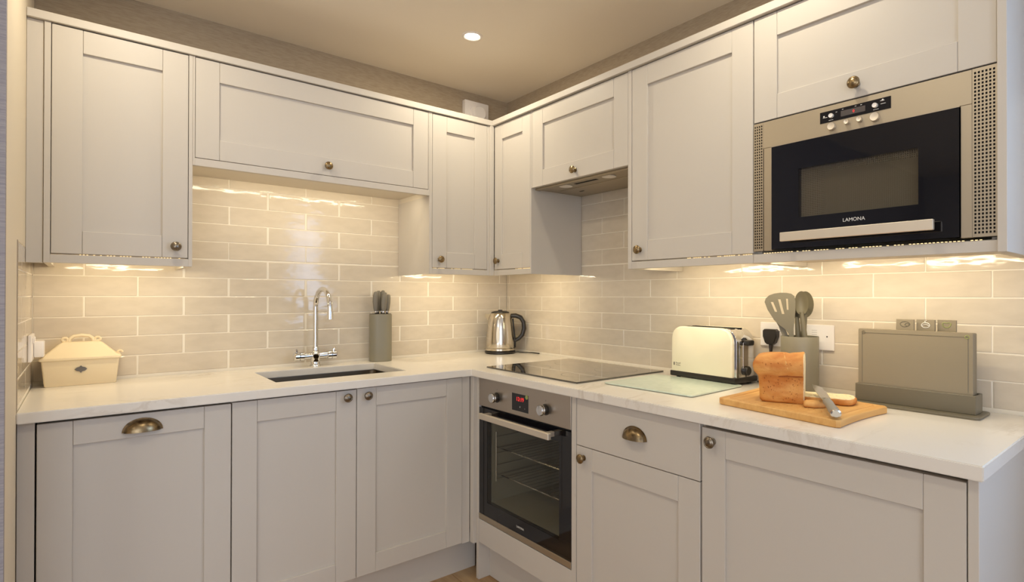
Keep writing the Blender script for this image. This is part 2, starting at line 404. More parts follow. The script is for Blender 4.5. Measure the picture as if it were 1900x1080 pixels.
lay('L', wl, -0.592, -0.001, 0.901, 1.362, -0.30, -0.15, TL)
box('grout', 'A', XL, 0.0, 0.88, 1.74, -0.008, -0.0011, 'grout', WBK)
box('grout', 'B', 0.0, 2.63, 0.88, 1.74, -0.008, -0.0011, 'grout', WRT)
box('grout', 'L', -0.592, 0.0, 0.88, 1.362, -0.008, -0.0011, 'grout', wl)

# ------------------------------------------------------------------ knobs and cup handles (shared meshes)
def knob_mesh():
    bm = nb()
    lathe(bm, [(0.0095, 0), (0.0095, 0.002), (0.0058, 0.004), (0.0052, 0.011), (0.0085, 0.014), (0.0150, 0.0165), (0.0162, 0.0195), (0.0150, 0.0225),
               (0.0120, 0.0238), (0.0112, 0.0232), (0.0095, 0.0245), (0.0055, 0.0262), (0.0, 0.0268)], seg=24)
    return finish('knob', bm, 'pewter', 50, (0, 0, 0))[0]
KNOB = knob_mesh()
KNOB_W = KNOB.copy(); KNOB_W.materials[0] = MT['bronze']
def cup_mesh():
    bm = nb(); A_, B_, C_ = 0.046, 0.036, 0.026; n, k = 20, 8
    def P(s, t, d): return Vector(((A_-d)*math.cos(s), (B_-d)*math.sin(s)*math.cos(t), (C_-d)*math.sin(s)*math.sin(t)+(0.001 if not d else 0)))
    for d in (0, 0.0022):
        G = [[bm.verts.new(P(PI*i/n, PI/2*j/k, d)) for j in range(k+1)] for i in range(n+1)]
        for i in range(n):
            for j in range(k): bm.faces.new((G[i][j], G[i+1][j], G[i+1][j+1], G[i][j+1]))
        if d == 0: G0 = G
    for i in range(n): bm.faces.new((G0[i][k], G0[i+1][k], G[i+1][k], G[i][k]))
    for i in range(n):   # flange against the door
        pts = []
        for s, r in ((i, 0), (i+1, 0), (i+1, .004), (i, .004)):
            t = PI*s/n; pts.append(Vector(((A_+r)*math.cos(t), (B_+r)*math.sin(t), 0.0012)))
        bm.faces.new([bm.verts.new(p) for p in pts])
    bmesh.ops.remove_doubles(bm, verts=bm.verts, dist=1e-5)
    return finish('cup_handle', bm, 'bronze', 50, (0, 0, 0))[0]
CUP = cup_mesh()
def attach(name, me, fr, a, z, w_, parent):
    base = Matrix(FR[fr]); o = link(name, me, F(fr, a, z, w_), parent); o.rotation_euler = base.to_3x3().to_euler(); return o
def knob(fr, a, z, w_, parent, warm=False): return attach('knob', KNOB_W if warm else KNOB, fr, a, z, w_, parent)

# ------------------------------------------------------------------ doors and cabinets
def door(parent, fr, a0, a1, z0, z1, wf, st=0.074, rail=0.073, slab_=False, name='door', sr=None):
    t = 0.020
    if slab_:
        return box(name, fr, a0, a1, z0, z1, wf-t, wf, 'paint', parent, 0.0014)
    sr = sr or st
    d = box(name, fr, a0+.01, a1-.01, z0+.01, z1-.01, wf-t+.001, wf-0.0085, 'paint', parent)
    g = 0.0003
    box('stile', fr, a0, a0+st-g, z0, z1, wf-t, wf, 'paint', d, 0.0011)
    box('stile', fr, a1-sr+g, a1, z0, z1, wf-t, wf, 'paint', d, 0.0011)
    box('rail', fr, a0+st+g, a1-sr-g, z0, z0+rail, wf-t, wf, 'paint', d, 0.0011)
    box('rail', fr, a0+st+g, a1-sr-g, z1-rail, z1, wf-t, wf, 'paint', d, 0.0011)
    return d
def carcass(parent, fr, a0, a1, z0, z1, wf, t=0.016, board=None, top=True):
    """open fronted box of boards; board = height of its bottom board"""
    bm = nb(); w1 = wf-0.022; b = board if board is not None else z0
    fbx(bm, fr, a0, a0+t, z0, z1, 0.002, w1); fbx(bm, fr, a1-t, a1, z0, z1, 0.002, w1)
    fbx(bm, fr, a0+t, a1-t, b, b+t, 0.002, w1)
    if top: fbx(bm, fr, a0+t, a1-t, z1-t, z1, 0.002, w1)
    fbx(bm, fr, a0+t, a1-t, b+t, z1-t, 0.002, 0.008)
    return obj('carcass', bm, 'carcass', parent, smooth=0)
WA, WB = 0.3332, 0.3180
ZB, ZR, ZD0, ZD1, ZT = 1.3165, 1.3425, 1.3465, 2.0610, 2.0640
def leak_row(parent, fr, a0, a1, z, wf):  # glowing beads drawn where light from the strips leaks through the gap
    bm = nb(); a = a0+.01; rnd = random.Random(int(a0*1000))
    while a < a1-.01:
        if rnd.random() < .8: fbx(bm, fr, a, a+.0045, z-.0009, z+.0009, wf-.014, wf-.011)
        a += .0085
    o = obj('led_bead', bm, 'led', parent, smooth=0); o['kind'] = 'stuff'; o['label'] = 'row of warm led beads glinting in the gap below the door'
def led_light(name, fr, a0, a1, z, w_, e=None):
    L = a1-a0; c = F(fr, (a0+a1)/2, z, w_)
    sx, sy = (L, 0.012) if fr == 'A' else (0.012, L)
    l = bpy.data.lights.new(name, 'AREA'); l.shape = 'RECTANGLE'; l.size = sx; l.size_y = sy
    l.energy = (e or LED_E)*L; l.color = WARM
    o = bpy.data.objects.new(name, l); COL.objects.link(o); o.location = c
    o.rotation_euler = (math.radians(32), 0, 0) if fr == 'A' else (0, math.radians(-32), 0)   # strip turned a little towards the tiles
WCAB = 'wall cabinets'; BCAB = 'base cabinets'
# left wall cabinet
c = thing('wall_cabinet', 'tall single-door painted wall cabinet at the left end, knob at its lower right', 'cabinet', F('A', -1.78, ZB, .16), WCAB)
carcass(c, 'A', -1.9745, -1.5880, ZB, ZT, WA, board=1.345)
box('side_frame', 'A', -1.9745, -1.9590, ZB, ZT, WA-.022, WA, 'paint_plain', c, .0006)
box('side_frame', 'A', -1.5995, -1.5880, ZB, ZT, WA-.022, WA, 'paint_plain', c, .0006)
box('bottom_rail', 'A', -1.9590, -1.5995, ZB, ZR, WA-.020, WA, 'paint_plain', c, .0006)
d = door(c, 'A', -1.9572, -1.6013, ZD0, ZD1, WA); knob('A', -1.6373, 1.3845, WA, d)
leak_row(c, 'A', -1.90, -1.61, 1.3445, WA)
led_light('led_under_left', 'A', -1.93, -1.62, 1.327, .235)
f = box('filler_panel', 'A', XL+.0005, -1.9755, ZB-.001, ZT, WA-.03, WA-.006, 'paint_plain', None, .0006)
tag(f, 'narrow plain filler strip between the left plastered wall and the first wall cabinet', 'panel')
f = bpy.data.objects['filler_panel']
# lift-up cabinet over the sink
c = thing('wall_cabinet', 'wide low lift-up wall cabinet above the sink with a single centre knob', 'cabinet', F('A', -1.13, 1.677, .16), WCAB)
carcass(c, 'A', -1.5875, -0.6675, 1.700, ZT, WA)
box('side_frame', 'A', -1.5875, -1.5812, 1.677, ZT, WA-.022, WA, 'paint_plain', c, .0006)
box('side_frame', 'A', -0.6733, -0.6675, 1.677, ZT, WA-.022, WA, 'paint_plain', c, .0006)
box('bottom_rail', 'A', -1.5812, -0.6733, 1.677, 1.7035, WA-.020, WA, 'paint_plain', c, .0006)
d = door(c, 'A', -1.5798, -0.6748, 1.7055, ZD1, WA); knob('A', -1.1253, 1.7424, WA, d, True)
led_light('led_over_sink', 'A', -1.52, -0.74, 1.697, .26, LED_E*0.75)
# corner wall cabinet, one leg on each wall
c = thing('corner_wall_cabinet', 'L-shaped corner wall cabinet with two narrow doors meeting in the corner', 'cabinet', (-.2, -.2, ZB))
bm = nb(); t = .016
fbx(bm, 'A', -.6672, -.6512, ZB, ZT, .002, WA-.022); fbx(bm, 'B', .6290, .6445, ZB, ZT, .002, WB-.022)
for z in (1.345, ZT-t):
    fbx(bm, 'A', -.6512, -.002, z, z+t, .002, WA-.022); fbx(bm, 'B', WA-.022, .6290, z, z+t, .002, WB-.022)
obj('carcass', bm, 'carcass', c, smooth=0)
box('side_panel', 'B', .6440, .6458, ZB, 1.7035, .003, WB-.001, 'paint_plain', c, 0, 'painted side facing the hood')
box('side_panel', 'A', -.6690, -.6674, ZB, 1.6765, .003, WA-.001, 'paint_plain', c, 0, 'painted side facing the sink bay')
box('side_frame', 'A', -.6672, -.6550, ZB, ZT, WA-.022, WA, 'paint_plain', c, .0006)
box('side_frame', 'B', .6395, .6450, ZB, ZT, WB-.022, WB, 'paint_plain', c, .0006)
box('corner_post', 'A', -.3520, -.3190, ZB, ZT, WA-.022, WA, 'paint_plain', c, .001)
box('corner_post', 'A', -.3400, -.3180, ZB, ZT, WA, WA+.010, 'paint_plain', c, .001)
box('bottom_rail', 'A', -.6550, -.3520, ZB, ZR, WA-.020, WA, 'paint_plain', c, .0006)
box('bottom_rail', 'B', .3440, .6395, ZB, ZR, WB-.020, WB, 'paint_plain', c, .0006)
d = door(c, 'A', -.6532, -.3535, ZD0, ZD1, WA, sr=.072); knob('A', -.6171, 1.3847, WA, d, True)
d = door(c, 'B', .3470, .6380, ZD0, ZD1, WB, st=.062); knob('B', .3818, 1.3876, WB, d, True)
leak_row(c, 'A', -.65, -.42, 1.3445, WA); leak_row(c, 'B', .50, .635, 1.3445, WB)
led_light('led_under_corner_a', 'A', -.62, -.30, 1.327, .235); led_light('led_under_corner_b', 'B', .36, .60, 1.327, .235)
# hood cabinet
c = thing('hood_cabinet', 'short wall cabinet above the hob, its door hiding the extractor', 'cabinet', F('B', .94, 1.71, .15), WCAB)
carcass(c, 'B', .6462, 1.2432, 1.7235, ZT, WB)
d = door(c, 'B', .6545, 1.2425, 1.7100, ZD1, WB, rail=.072); knob('B', .9473, 1.7422, WB, d, True)
box('side_frame', 'B', .6462, .6535, 1.7100, ZT, WB-.022, WB, 'paint_plain', c, .0006)
# hood
h = thing('extractor_hood', 'integrated grey extractor hood under the short cabinet above the hob', 'extractor hood', F('B', .94, 1.705, .15))
box('body', 'B', .6475, 1.2420, 1.7065, 1.7230, .004, WB-.024, 'steel_warm', h, .001)
box('front_lip', 'B', .6475, 1.2420, 1.7020, 1.7065, WB-.045, WB-.024, 'steel_warm', h, .0008)
box('filter', 'B', .690, 1.205, 1.7045, 1.7065, .035, .185, 'steel_warm', h, .0008)
box('slot', 'B', .862, 1.000, 1.7060, 1.7066, .232, .250, 'dark', h)
for a in (.805, 1.073):
    bm = nb(); lathe(bm, [(0.030, 0), (0.030, .002), (0.024, .003)], Matrix.Translation(F('B', a, 1.7035, .245)), 24); obj('lamp_lens', bm, 'white', h)
box('switch', 'B', .755, .785, 1.7040, 1.7066, .110, .120, 'dark', h)
# tall cabinet right of the hood
c = thing('wall_cabinet', 'tall wide single-door wall cabinet between the hood and the microwave', 'cabinet', F('B', 1.5, ZB, .15), WCAB)
carcass(c, 'B', 1.2440, 1.7610, ZB, ZT, WB, board=1.345)
box('side_frame', 'B', 1.2440, 1.2620, ZB, ZT, WB-.022, WB, 'paint_plain', c, .0006)
box('bottom_rail', 'B', 1.2620, 1.7610, ZB, ZR, WB-.020, WB, 'paint_plain', c, .0006)
d = door(c, 'B', 1.2645, 1.7603, ZD0, ZD1+.001, WB); knob('B', 1.3039, 1.3857, WB, d, True)
leak_row(c, 'B', 1.48, 1.755, 1.3445, WB)
led_light('led_under_tall', 'B', 1.30, 1.74, 1.327, .235)
# microwave housing
c = thing('microwave_cabinet', 'wall cabinet housing the microwave, lift-up door with bronze knob above it', 'cabinet', F('B', 2.06, ZB, .15), WCAB)
carcass(c, 'B', 1.7620, 2.3620, ZB, ZT, WB, board=1.3300)
box('bottom_rail', 'B', 1.7620, 2.3620, ZB, ZR, WB-.020, WB, 'paint_plain', c, .0006)
d = door(c, 'B', 1.7640, 2.3605, 1.7440, ZD1+.001, WB, rail=.072); knob('B', 2.0603, 1.7804, WB, d, True)
leak_row(c, 'B', 1.78, 2.34, 1.3455, WB)
led_light('led_under_microwave', 'B', 1.80, 2.32, 1.327, .235)
e = box('end_panel', 'B', 2.3628, 2.3808, ZB-.002, 2.0640, .002, WB+.012, 'paint_plain', None, .001)
tag(e, 'tall painted end panel closing the wall cabinets right of the microwave', 'panel')
# cornice
bm = nb(); fbx(bm, 'A', XL+.0005, -.266, 2.0652, 2.0917, .270, WA+.008, .0015)
tag(obj('cornice', bm, 'paint_plain'), 'square painted cornice strip along the top of the left-hand wall cabinets', 'cornice')
bm = nb(); fbx(bm, 'B', WA+.0085, 2.385, 2.0652, 2.0917, .266, WB+.012, .0015)
tag(obj('cornice', bm, 'paint_plain'), 'square painted cornice strip along the top of the hood and microwave cabinets', 'cornice')

# ------------------------------------------------------------------ base cabinets
FA, FB = 0.5866, 0.5889
BZ0, BZ1 = 0.155, 0.8625
f = box('filler_panel', 'A', XL+.0005, -1.9790, 0.0, .8695, FA-.03, FA, 'paint_plain', None, .0008)
tag(f, 'narrow plain filler post left of the cup-handled door under the worktop', 'panel')
c = thing('dishwasher', 'integrated appliance behind a shaker door with a bronze cup handle, far left of base run', 'dishwasher', F('A', -1.74, .1, .3), BCAB)
carcass(c, 'A', -1.9765, -1.5095, .150, .856, FA, board=.15)
d = door(c, 'A', -1.9750, -1.5105, BZ0, BZ1-.002, FA, st=.0745, rail=.069)
attach('cup_handle', CUP, 'A', -1.7426, .808, FA, d)
c = thing('sink_cabinet', 'two-door base cabinet under the sink with two knobs side by side', 'cabinet', F('A', -1.07, .1, .3), BCAB)
carcass(c, 'A', -1.5080, -0.6430, .150, .8695, FA, board=.15, top=False)
d = door(c, 'A', -1.5070, -1.0988, BZ0, BZ1, FA); knob('A', -1.1356, .8369, FA, d)
d = door(c, 'A', -1.0962, -0.6440, BZ0, BZ1+.002, FA, rail=.0715); knob('A', -1.0588, .8359, FA, d)
bm = nb(); fbx(bm, 'A', -.6425, -.6045, .150, .8695, FA-.020, FA-.002, .0008); fbx(bm, 'B', FA-.001, .6135, .150, .8695, FB-.003, FB+.0145, .0008)
tag(obj('corner_post', bm, 'paint_plain'), 'L-shaped painted post in the inner corner between sink and oven fronts', 'panel')
c = thing('oven_housing', 'base cabinet that frames the oven, with a plain panel below it', 'cabinet', F('B', .93, 0, .3), BCAB)
box('side_panel', 'B', .6145, .6340, 0, .8695, .002, FB, 'paint_plain', c, .0006)
box('side_panel', 'B', 1.2290, 1.2520, 0.15, .8695, .002, FB, 'paint_plain', c, .0006)
box('shelf', 'B', .6345, 1.2285, .240, .256, .01, FB-.022, 'carcass', c)
box('lower_panel', 'B', .6360, 1.2285, .1615, .2615, FB-.020, FB, 'paint_plain', c, .0008)
c = thing('drawer_cabinet', 'base cabinet right of the oven with a cup-handled drawer over a door', 'cabinet', F('B', 1.5, .1, .3), BCAB)
carcass(c, 'B', 1.2528, 1.7612, .150, .8695, FB, board=.15)
d = door(c, 'B', 1.2552, 1.7585, .7045, .8640, FB, slab_=True, name='drawer'); attach('cup_handle', CUP, 'B', 1.5200, .775, FB, d)
d = door(c, 'B', 1.2552, 1.7585, BZ0, .7020, FB, st=.0745); knob('B', 1.2921, .6662, FB, d, True)
c = thing('wide_base_cabinet', 'widest base cabinet with one large door, at the right end of the run', 'cabinet', F('B', 2.06, .1, .3), BCAB)
carcass(c, 'B', 1.7620, 2.3670, .150, .852, FB, board=.15)
d = door(c, 'B', 1.7648, 2.3655, BZ0, .8565, FB, st=.0725); knob('B', 1.8002, .8235, FB, d)
e = box('end_panel', 'B', 2.3678, 2.3858, 0, .8695, .002, FB, 'paint_plain', None, .001)
tag(e, 'painted end panel closing the base cabinets below the right end of the worktop', 'panel')
p = box('plinth', 'A', XL+.001, -.5335, 0, .148, .500, .516, 'paint_plain'); tag(p, 'recessed painted kickboard under the sink run', 'plinth')
p = box('plinth', 'B', .6350, 2.3670, 0, .148, .514, .5325, 'paint_plain'); tag(p, 'recessed painted kickboard under the oven run', 'plinth')

# ------------------------------------------------------------------ worktop
DA, DB, YR = 0.6116, 0.6130, -2.3977
def grid_slab(xs, ys, inc, z0, z1, bev):
    bm = nb(); V = {}
    def v(i, j, z):
        if (i, j, z) not in V: V[i, j, z] = bm.verts.new((xs[i], ys[j], z))
        return V[i, j, z]
    for i in range(len(xs)-1):
        for j in range(len(ys)-1):
            if not inc(i, j): continue
            for z in (z0, z1): bm.faces.new([v(i, j, z), v(i+1, j, z), v(i+1, j+1, z), v(i, j+1, z)])
            for di, dj, e in ((-1, 0, ((0, 0), (0, 1))), (1, 0, ((1, 0), (1, 1))), (0, -1, ((0, 0), (1, 0))), (0, 1, ((0, 1), (1, 1)))):
                I, J = i+di, j+dj
                if not (0 <= I < len(xs)-1 and 0 <= J < len(ys)-1 and inc(I, J)):
                    (a, b), (c_, d_) = e
                    bm.faces.new([v(i+a, j+b, z0), v(i+c_, j+d_, z0), v(i+c_, j+d_, z1), v(i+a, j+b, z1)])
    bmesh.ops.recalc_face_normals(bm, faces=bm.faces)
    es = [e for e in bm.edges if len(e.link_faces) == 2 and e.calc_face_angle() > .5]
    bmesh.ops.bevel(bm, geom=es, offset=bev, segments=2, affect='EDGES')
    return bm
SX0, SX1, SY0, SY1 = -1.346, -0.846, -0.468, -0.130
xs = [XL+.0005, SX0, SX1, -DB, -.0005]; ys = [YR, -DA, SY0, SY1, -.0005]
bm = grid_slab(xs, ys, lambda i, j: (j > 0 or i == 3) and not (i == 1 and j == 2), .870, .900, .0022)
wt = tag(obj('worktop', bm, 'quartz'), 'L-shaped pale quartz worktop with faint veins and a sink cut-out', 'worktop')
# sink
s = thing('sink', 'stainless undermount sink set in the worktop under the tap', 'sink', (-1.096, -.3, .70))
bm = nb(); o_ = 0.006
def ring(x0, x1, y0, y1, r, z): return [Vector((x, y, z)) for x, y in rrect(x0, x1, y0, y1, r)]
loft(bm, [ring(SX0-.02, SX1+.02, SY0-.02, SY1+.02, .04, .8693), ring(SX0-o_, SX1+o_, SY0-o_, SY1+o_, .03, .8693), ring(SX0-o_, SX1+o_, SY0-o_, SY1+o_, .03, .865),
          ring(SX0+.002, SX1-.002, SY0+.002, SY1-.002, .035, .70), ring(SX0+.02, SX1-.02, SY0+.02, SY1-.02, .03, .69), ring(SX0+.2, SX1-.2, SY0+.14, SY1-.14, .02, .686)], False, True)
obj('bowl', bm, 'sink_steel', s)
bm = nb(); lathe(bm, [(.044, 0), (.044, .003), (.036, .004), (.030, .001), (.0, .001)], Matrix.Translation((-1.096, -.3, .687)), 24); obj('drain', bm, 'chrome', s)

# ------------------------------------------------------------------ tap
TX, TY = -1.090, -.070
t = thing('tap', 'chrome swan-neck mixer tap with two lever handles behind the sink', 'tap', (TX, TY, .9))
bm = nb(); lathe(bm, [(.024, 0), (.024, .003), (.021, .006), (.019, .010), (.019, .032), (.021, .036), (.021, .058), (.017, .062), (.0145, .066), (.0145, .082), (.012, .085)], Matrix.Translation((TX, TY, .9002)), 28)
obj('body', bm, 'chrome', t)
bm = nb(); R_ = .095
pts = [(TX, TY, .98), (TX, TY, 1.06), (TX, TY, 1.165)]+[(TX, TY-R_+R_*math.cos(a), 1.165+.078*math.sin(a)) for a in [PI*i/16 for i in range(1, 17)]]+[(TX, TY-2*R_, 1.15)]
pts[-1] = (TX, TY-2*R_-.001, 1.145)
tube(bm, pts, .0105, 16)
tube(bm, [(TX, TY-2*R_-.001, 1.147), (TX, TY-2*R_-.003, 1.115)], .0125, 16)
obj('spout', bm, 'chrome', t)
for sgn in (-1, 1):
    bm = nb(); Mx = Matrix.Translation((TX, TY, .9465)) @ Matrix.Rotation(sgn*PI/2, 4, 'Y')
    lathe(bm, [(.0145, .015), (.0145, .048), (.0205, .051), (.0205, .066), (.0165, .068), (.0205, .070), (.0205, .087), (.016, .091)], Mx, 20)
    tube(bm, [(TX+sgn*.078, TY, .958), (TX+sgn*.079, TY-.004, .974), (TX+sgn*.083, TY-.012, .978)], [.0045, .0045, .004], 8)
    obj('lever_handle', bm, 'chrome', t)

# ------------------------------------------------------------------ knife block
KX, KY = -.786, -.060
def Tm(x, y, z, rz=0): return Matrix.Translation((x, y, z)) @ Matrix.Rotation(rz, 4, 'Z')
kb = thing('knife_block', 'upright grey-green knife block against the tiles beside the sink', 'knife block', (KX, KY, .9))
bm = nb(); prism(bm, rrect(-.052, .052, -.050, .050, .040, 8), 0, .226, Tm(KX, KY, .9004, -.3), .002); obj('block', bm, 'olive', kb)
bm = nb(); prism(bm, rrect(-.050, .050, -.044, .044, .036, 8), .226, .2268, Tm(KX, KY, .9004, -.3)); obj('slot_insert', bm, 'dark', kb)
KNL = ['grey-handled knife standing at the left of the knife block', 'grey-handled knife standing back left in the knife block', 'grey-handled knife at the front of the knife block',
       'grey-handled knife standing tallest at the back of the knife block', 'grey-handled knife at the right of the knife block']
for (dx, dy, hh, lean), lab in zip(((-.026, -.010, .108, -.004), (-.006, .018, .112, .0), (.004, -.026, .104, .004), (.016, .022, .114, .002), (.032, -.002, .094, .004)), KNL):
    kn = thing('kitchen_knife', lab, 'knife', (KX+dx, KY+dy, 1.127), 'knives in the knife block')
    bm = nb()
    def el(z, a, b, off=0): return [Vector((KX+dx+lean*z/.1+off+a*math.cos(2*PI*i/14), KY+dy+b*math.sin(2*PI*i/14), 1.127+z)) for i in range(14)]
    loft(bm, [el(.014, .0095, .007), el(.03, .0125, .009), el(hh*.55, .0145, .0105), el(hh*.8, .0135, .010, .001), el(hh*.95, .010, .008, .003), el(hh, .005, .005, .004)])
    obj('handle', bm, 'handle_grey', kn)
    bm = nb(); loft(bm, [el(.0, .0065, .004), el(.006, .0072, .0055), el(.0138, .0074, .0058)]); obj('bolster', bm, 'blade', kn)

# ------------------------------------------------------------------ kettle
EX, EY = -.137, -.135
k = thing('kettle', 'polished steel kettle with a black handle in the worktop corner', 'kettle', (EX, EY, .9))
bm = nb(); lathe(bm, [(.078, 0), (.084, .004), (.084, .012), (.078, .016)], Tm(EX, EY, .9004), 40); obj('power_base', bm, 'black', k)
bm = nb(); lathe(bm, [(.078, .0165), (.081, .018), (.081, .028), (.078, .031)], Tm(EX, EY, .9004), 40); obj('base_ring', bm, 'kettle_steel', k)
bm = nb(); lathe(bm, [(.0775, .0315), (.0785, .036), (.077, .07), (.0735, .12), (.069, .165), (.064, .195), (.059, .212), (.052, .220)], Tm(EX, EY, .9004), 48); obj('body', bm, 'kettle_steel', k)
bm = nb(); lathe(bm, [(.050, .2202), (.048, .226), (.035, .231), (.012, .233), (.012, .238), (.0, .239)], Tm(EX, EY, .9004), 32); obj('lid', bm, 'black', k)
hd = Vector((.824, -.566, 0))
def kp(r, z): return Vector((EX, EY, .9))+hd*r+Vector((0, 0, z))
bm = nb(); tube(bm, [kp(.058, .205), kp(.085, .206), kp(.112, .196), kp(.128, .170), kp(.131, .135), kp(.121, .100), kp(.103, .080), kp(.084, .070), kp(.074, .066)],
                [.012, .013, .0125, .012, .0125, .012, .011, .009, .006], 12); obj('handle', bm, 'black', k)
bm = nb(); tube(bm, [kp(.0655, .190), kp(.070, .15), kp(.0745, .11), kp(.079, .068), kp(.083, .03)], [.008, .007, .007, .008, .004], 10); obj('handle_spine', bm, 'black', k)
sd = Vector((-.824, .566, 0))
bm = nb(); loft(bm, [[Vector((EX, EY, .9))+sd*.052+Vector((.566*a, .824*a, z)) for a, z in ((-.022, .215), (.022, .215), (.010, .165), (-.010, .165))],
                     [Vector((EX, EY, .9))+sd*.083+Vector((.566*a, .824*a, z)) for a, z in ((-.008, .217), (.008, .217), (.004, .200), (-.004, .200))]]); obj('spout', bm, 'kettle_steel', k)
cd = Vector((-.70, -.714, 0)).normalized(); cr = Vector((.714, -.70, 0)).normalized()
bm = nb()
for i in range(1):
    rr = [[Vector((EX, EY, .9))+cd*(r0)+cr*(.0085*math.cos(2*PI*j/20))*s_+Vector((0, 0, .105+.045*math.sin(2*PI*j/20)*s_+0)) - cd*(.092*(.045*math.sin(2*PI*j/20)*s_)) for j in range(20)] for r0, s_ in ((.0735, 1.0), (.0762, 1.0), (.0766, .8))]
    loft(bm, rr)
obj('water_gauge', bm, 'print', k, label='narrow translucent oval water gauge')
bm = nb(); tube(bm, [kp(.084, .006), kp(.100, .006), kp(.108, .004)]+[Vector((-.012, -.262-.03*i, .9042)) for i in range(3)], .003, 8); obj('cord', bm, 'black', k)

# ------------------------------------------------------------------ bread bin
b = thing('bread_bin', 'cream ceramic lidded box with scroll handle and small metal badge by the left wall', 'bread bin', (-1.885, -.06, .9))
BXc, BY = -1.8845, -.060
def rr_(hx, hy, z, r=.006): return [Vector((BXc+x, BY+y, z)) for x, y in rrect(-hx, hx, -hy, hy, r, 4)]
bm = nb(); loft(bm, [rr_(.094, .038, .9004), rr_(.0965, .040, .904), rr_(.1040, .048, .986), rr_(.1040, .048, .988)]); obj('box', bm, 'cream', b)
bm = nb(); loft(bm, [rr_(.107, .051, .9885), rr_(.1105, .054, .992), rr_(.1105, .054, .998), rr_(.1035, .049, 1.004), rr_(.098, .046, 1.006), rr_(.0600, .022, 1.044), rr_(.052, .016, 1.049), rr_(.046, .012, 1.051)])
obj('lid', bm, 'cream', b)
bm = nb(); tube(bm, [(BXc-.033, BY, 1.049), (BXc-.030, BY, 1.062), (BXc-.020, BY, 1.070), (BXc, BY, 1.0725), (BXc+.020, BY, 1.070), (BXc+.030, BY, 1.062), (BXc+.033, BY, 1.049)], .006, 10)
for sgn in (-1, 1):
    pts = [(BXc+sgn*(.045-.0085*math.cos(a)*(1-a/14)), BY, 1.0575+.0085*math.sin(a)*(1-a/14)) for a in [i*.45-1.2 for i in range(16)]]
    tube(bm, pts, .0044, 8)
obj('handle', bm, 'cream', b)
for sgn in (-1, 1):
    bm = nb(); pts = [(BXc+sgn*(.108-.0065*math.cos(a)), BY, 1.006+.0065*math.sin(a)) for a in [i*.5-1.4 for i in range(10)]]
    tube(bm, pts, .0042, 8); obj('ear_scroll', bm, 'cream', b)
bm = nb(); prism(bm, [(-.017, 0), (-.011, .006), (-.004, .008), (0, .013), (.004, .008), (.011, .006), (.017, 0), (.011, -.006), (.004, -.008), (0, -.013), (-.004, -.008), (-.011, -.006)], 0, .003,
               Matrix.Translation((BXc-.001, -.1067, .957)) @ Matrix.Rotation(PI/2-.09, 4, 'X')); obj('badge', bm, 'pewter', b)

# ------------------------------------------------------------------ wall sockets and fan control
def plate_(name, fr, a0, a1, z0, z1, label, rockers):
    s = thing(name, label, 'socket', F(fr, (a0+a1)/2, z0, 0))
    bm = nb(); fbx(bm, fr, a0, a1, z0, z1, 0.0005, .009, .002); obj('plate', bm, 'white', s)
    for r in rockers:
        bm = nb(); fbx(bm, fr, r-.006, r+.006, z1-.030, z1-.012, .009, .0125, .001); obj('rocker_switch', bm, 'white', s)
    return s
s = plate_('wall_socket', 'B', 1.609, 1.695, 1.0365, 1.1215, 'white socket plate with the black plug in it, left of the utensil pot', (1.68,))
s = plate_('fused_switch', 'B', 1.723, 1.8695, 1.035, 1.1195, 'white double plate with printed lines right of the utensil pot', ())
for i in range(4): box('print_line', 'B', 1.797, 1.815, 1.100-.007*i, 1.1008-.007*i, .009, .0093, 'print_grey', s)
for i in range(2): box('print_line', 'B', 1.797, 1.813, 1.068-.018*i, 1.0688-.018*i, .009, .0093, 'print_grey', s)
bm = nb(); lathe(bm, [(.0022, 0), (.0022, .001)], Matrix.Translation(F('B', 1.848, 1.081, .009)) @ FR['B'], 10); obj('screw', bm, 'black', s)
s = thing('wall_socket', 'white double socket on the left tiled wall beside the cream bread bin', 'socket', F('L', -.15, 1.03, 0))
bm = nb(); fbx(bm, 'L', -.225, -.079, 1.000, 1.086, .0005, .010, .002); obj('plate', bm, 'white', s)
for a in (-.19, -.115):
    bm = nb(); fbx(bm, 'L', a-.006, a+.006, 1.058, 1.076, .010, .0135, .001); obj('rocker_switch', bm, 'white', s)
bm = nb(); fbx(bm, 'L', -.140, -.088, 1.008, 1.062, .0102, .036, .004); tag(obj('plug_adaptor', bm, 'white'), 'white plug adaptor pushed into the socket on the left tiled wall', 'plug')
p = thing('power_plug', 'black three-pin plug with its cable in the left white socket', 'plug', F('B', 1.655, 1.035, .03))
bm = nb(); prism(bm, [(-.026, .004), (-.026, .024), (-.020, .030), (.020, .030), (.026, .024), (.026, .004), (.018, -.018), (.010, -.024), (-.010, -.024), (-.018, -.018)], .0095, .034,
               Matrix.Translation(F('B', 1.657, 1.068, 0)) @ FR['B'].to_3x3().to_4x4(), .003); obj('plug_body', bm, 'black', p)
bm = nb(); q = [F('B', 1.657, z, w_) for z, w_ in ((1.046, .022), (1.025, .022), (1.008, .022))]; tube(bm, q, [.0075, .006, .004], 10); obj('cable_sleeve', bm, 'black', p)
bm = nb(); tube(bm, [F('B', a, z, w_) for a, z, w_ in ((1.657, 1.010, .022), (1.657, .97, .022), (1.652, .93, .020), (1.640, .908, .016), (1.618, .9045, .014), (1.604, .906, .020))], .0035, 8); obj('cable', bm, 'black', p)
v = thing('fan_control', 'white square wall box with a round dial above the corner cabinets', 'fan control', F('A', -.22, 2.17, 0))
bm = nb(); fbx(bm, 'A', -.2965, -.1440, 2.150, 2.2930, -.007, .026, .003); obj('housing', bm, 'white', v)
bm = nb(); lathe(bm, [(.050, 0), (.050, .006), (.042, .006), (.040, .024), (.036, .030), (0, .030)], Matrix.Translation(F('A', -.2180, 2.225, .026)) @ FR['A'].to_3x3().to_4x4(), 32); obj('dial', bm, 'white', v)

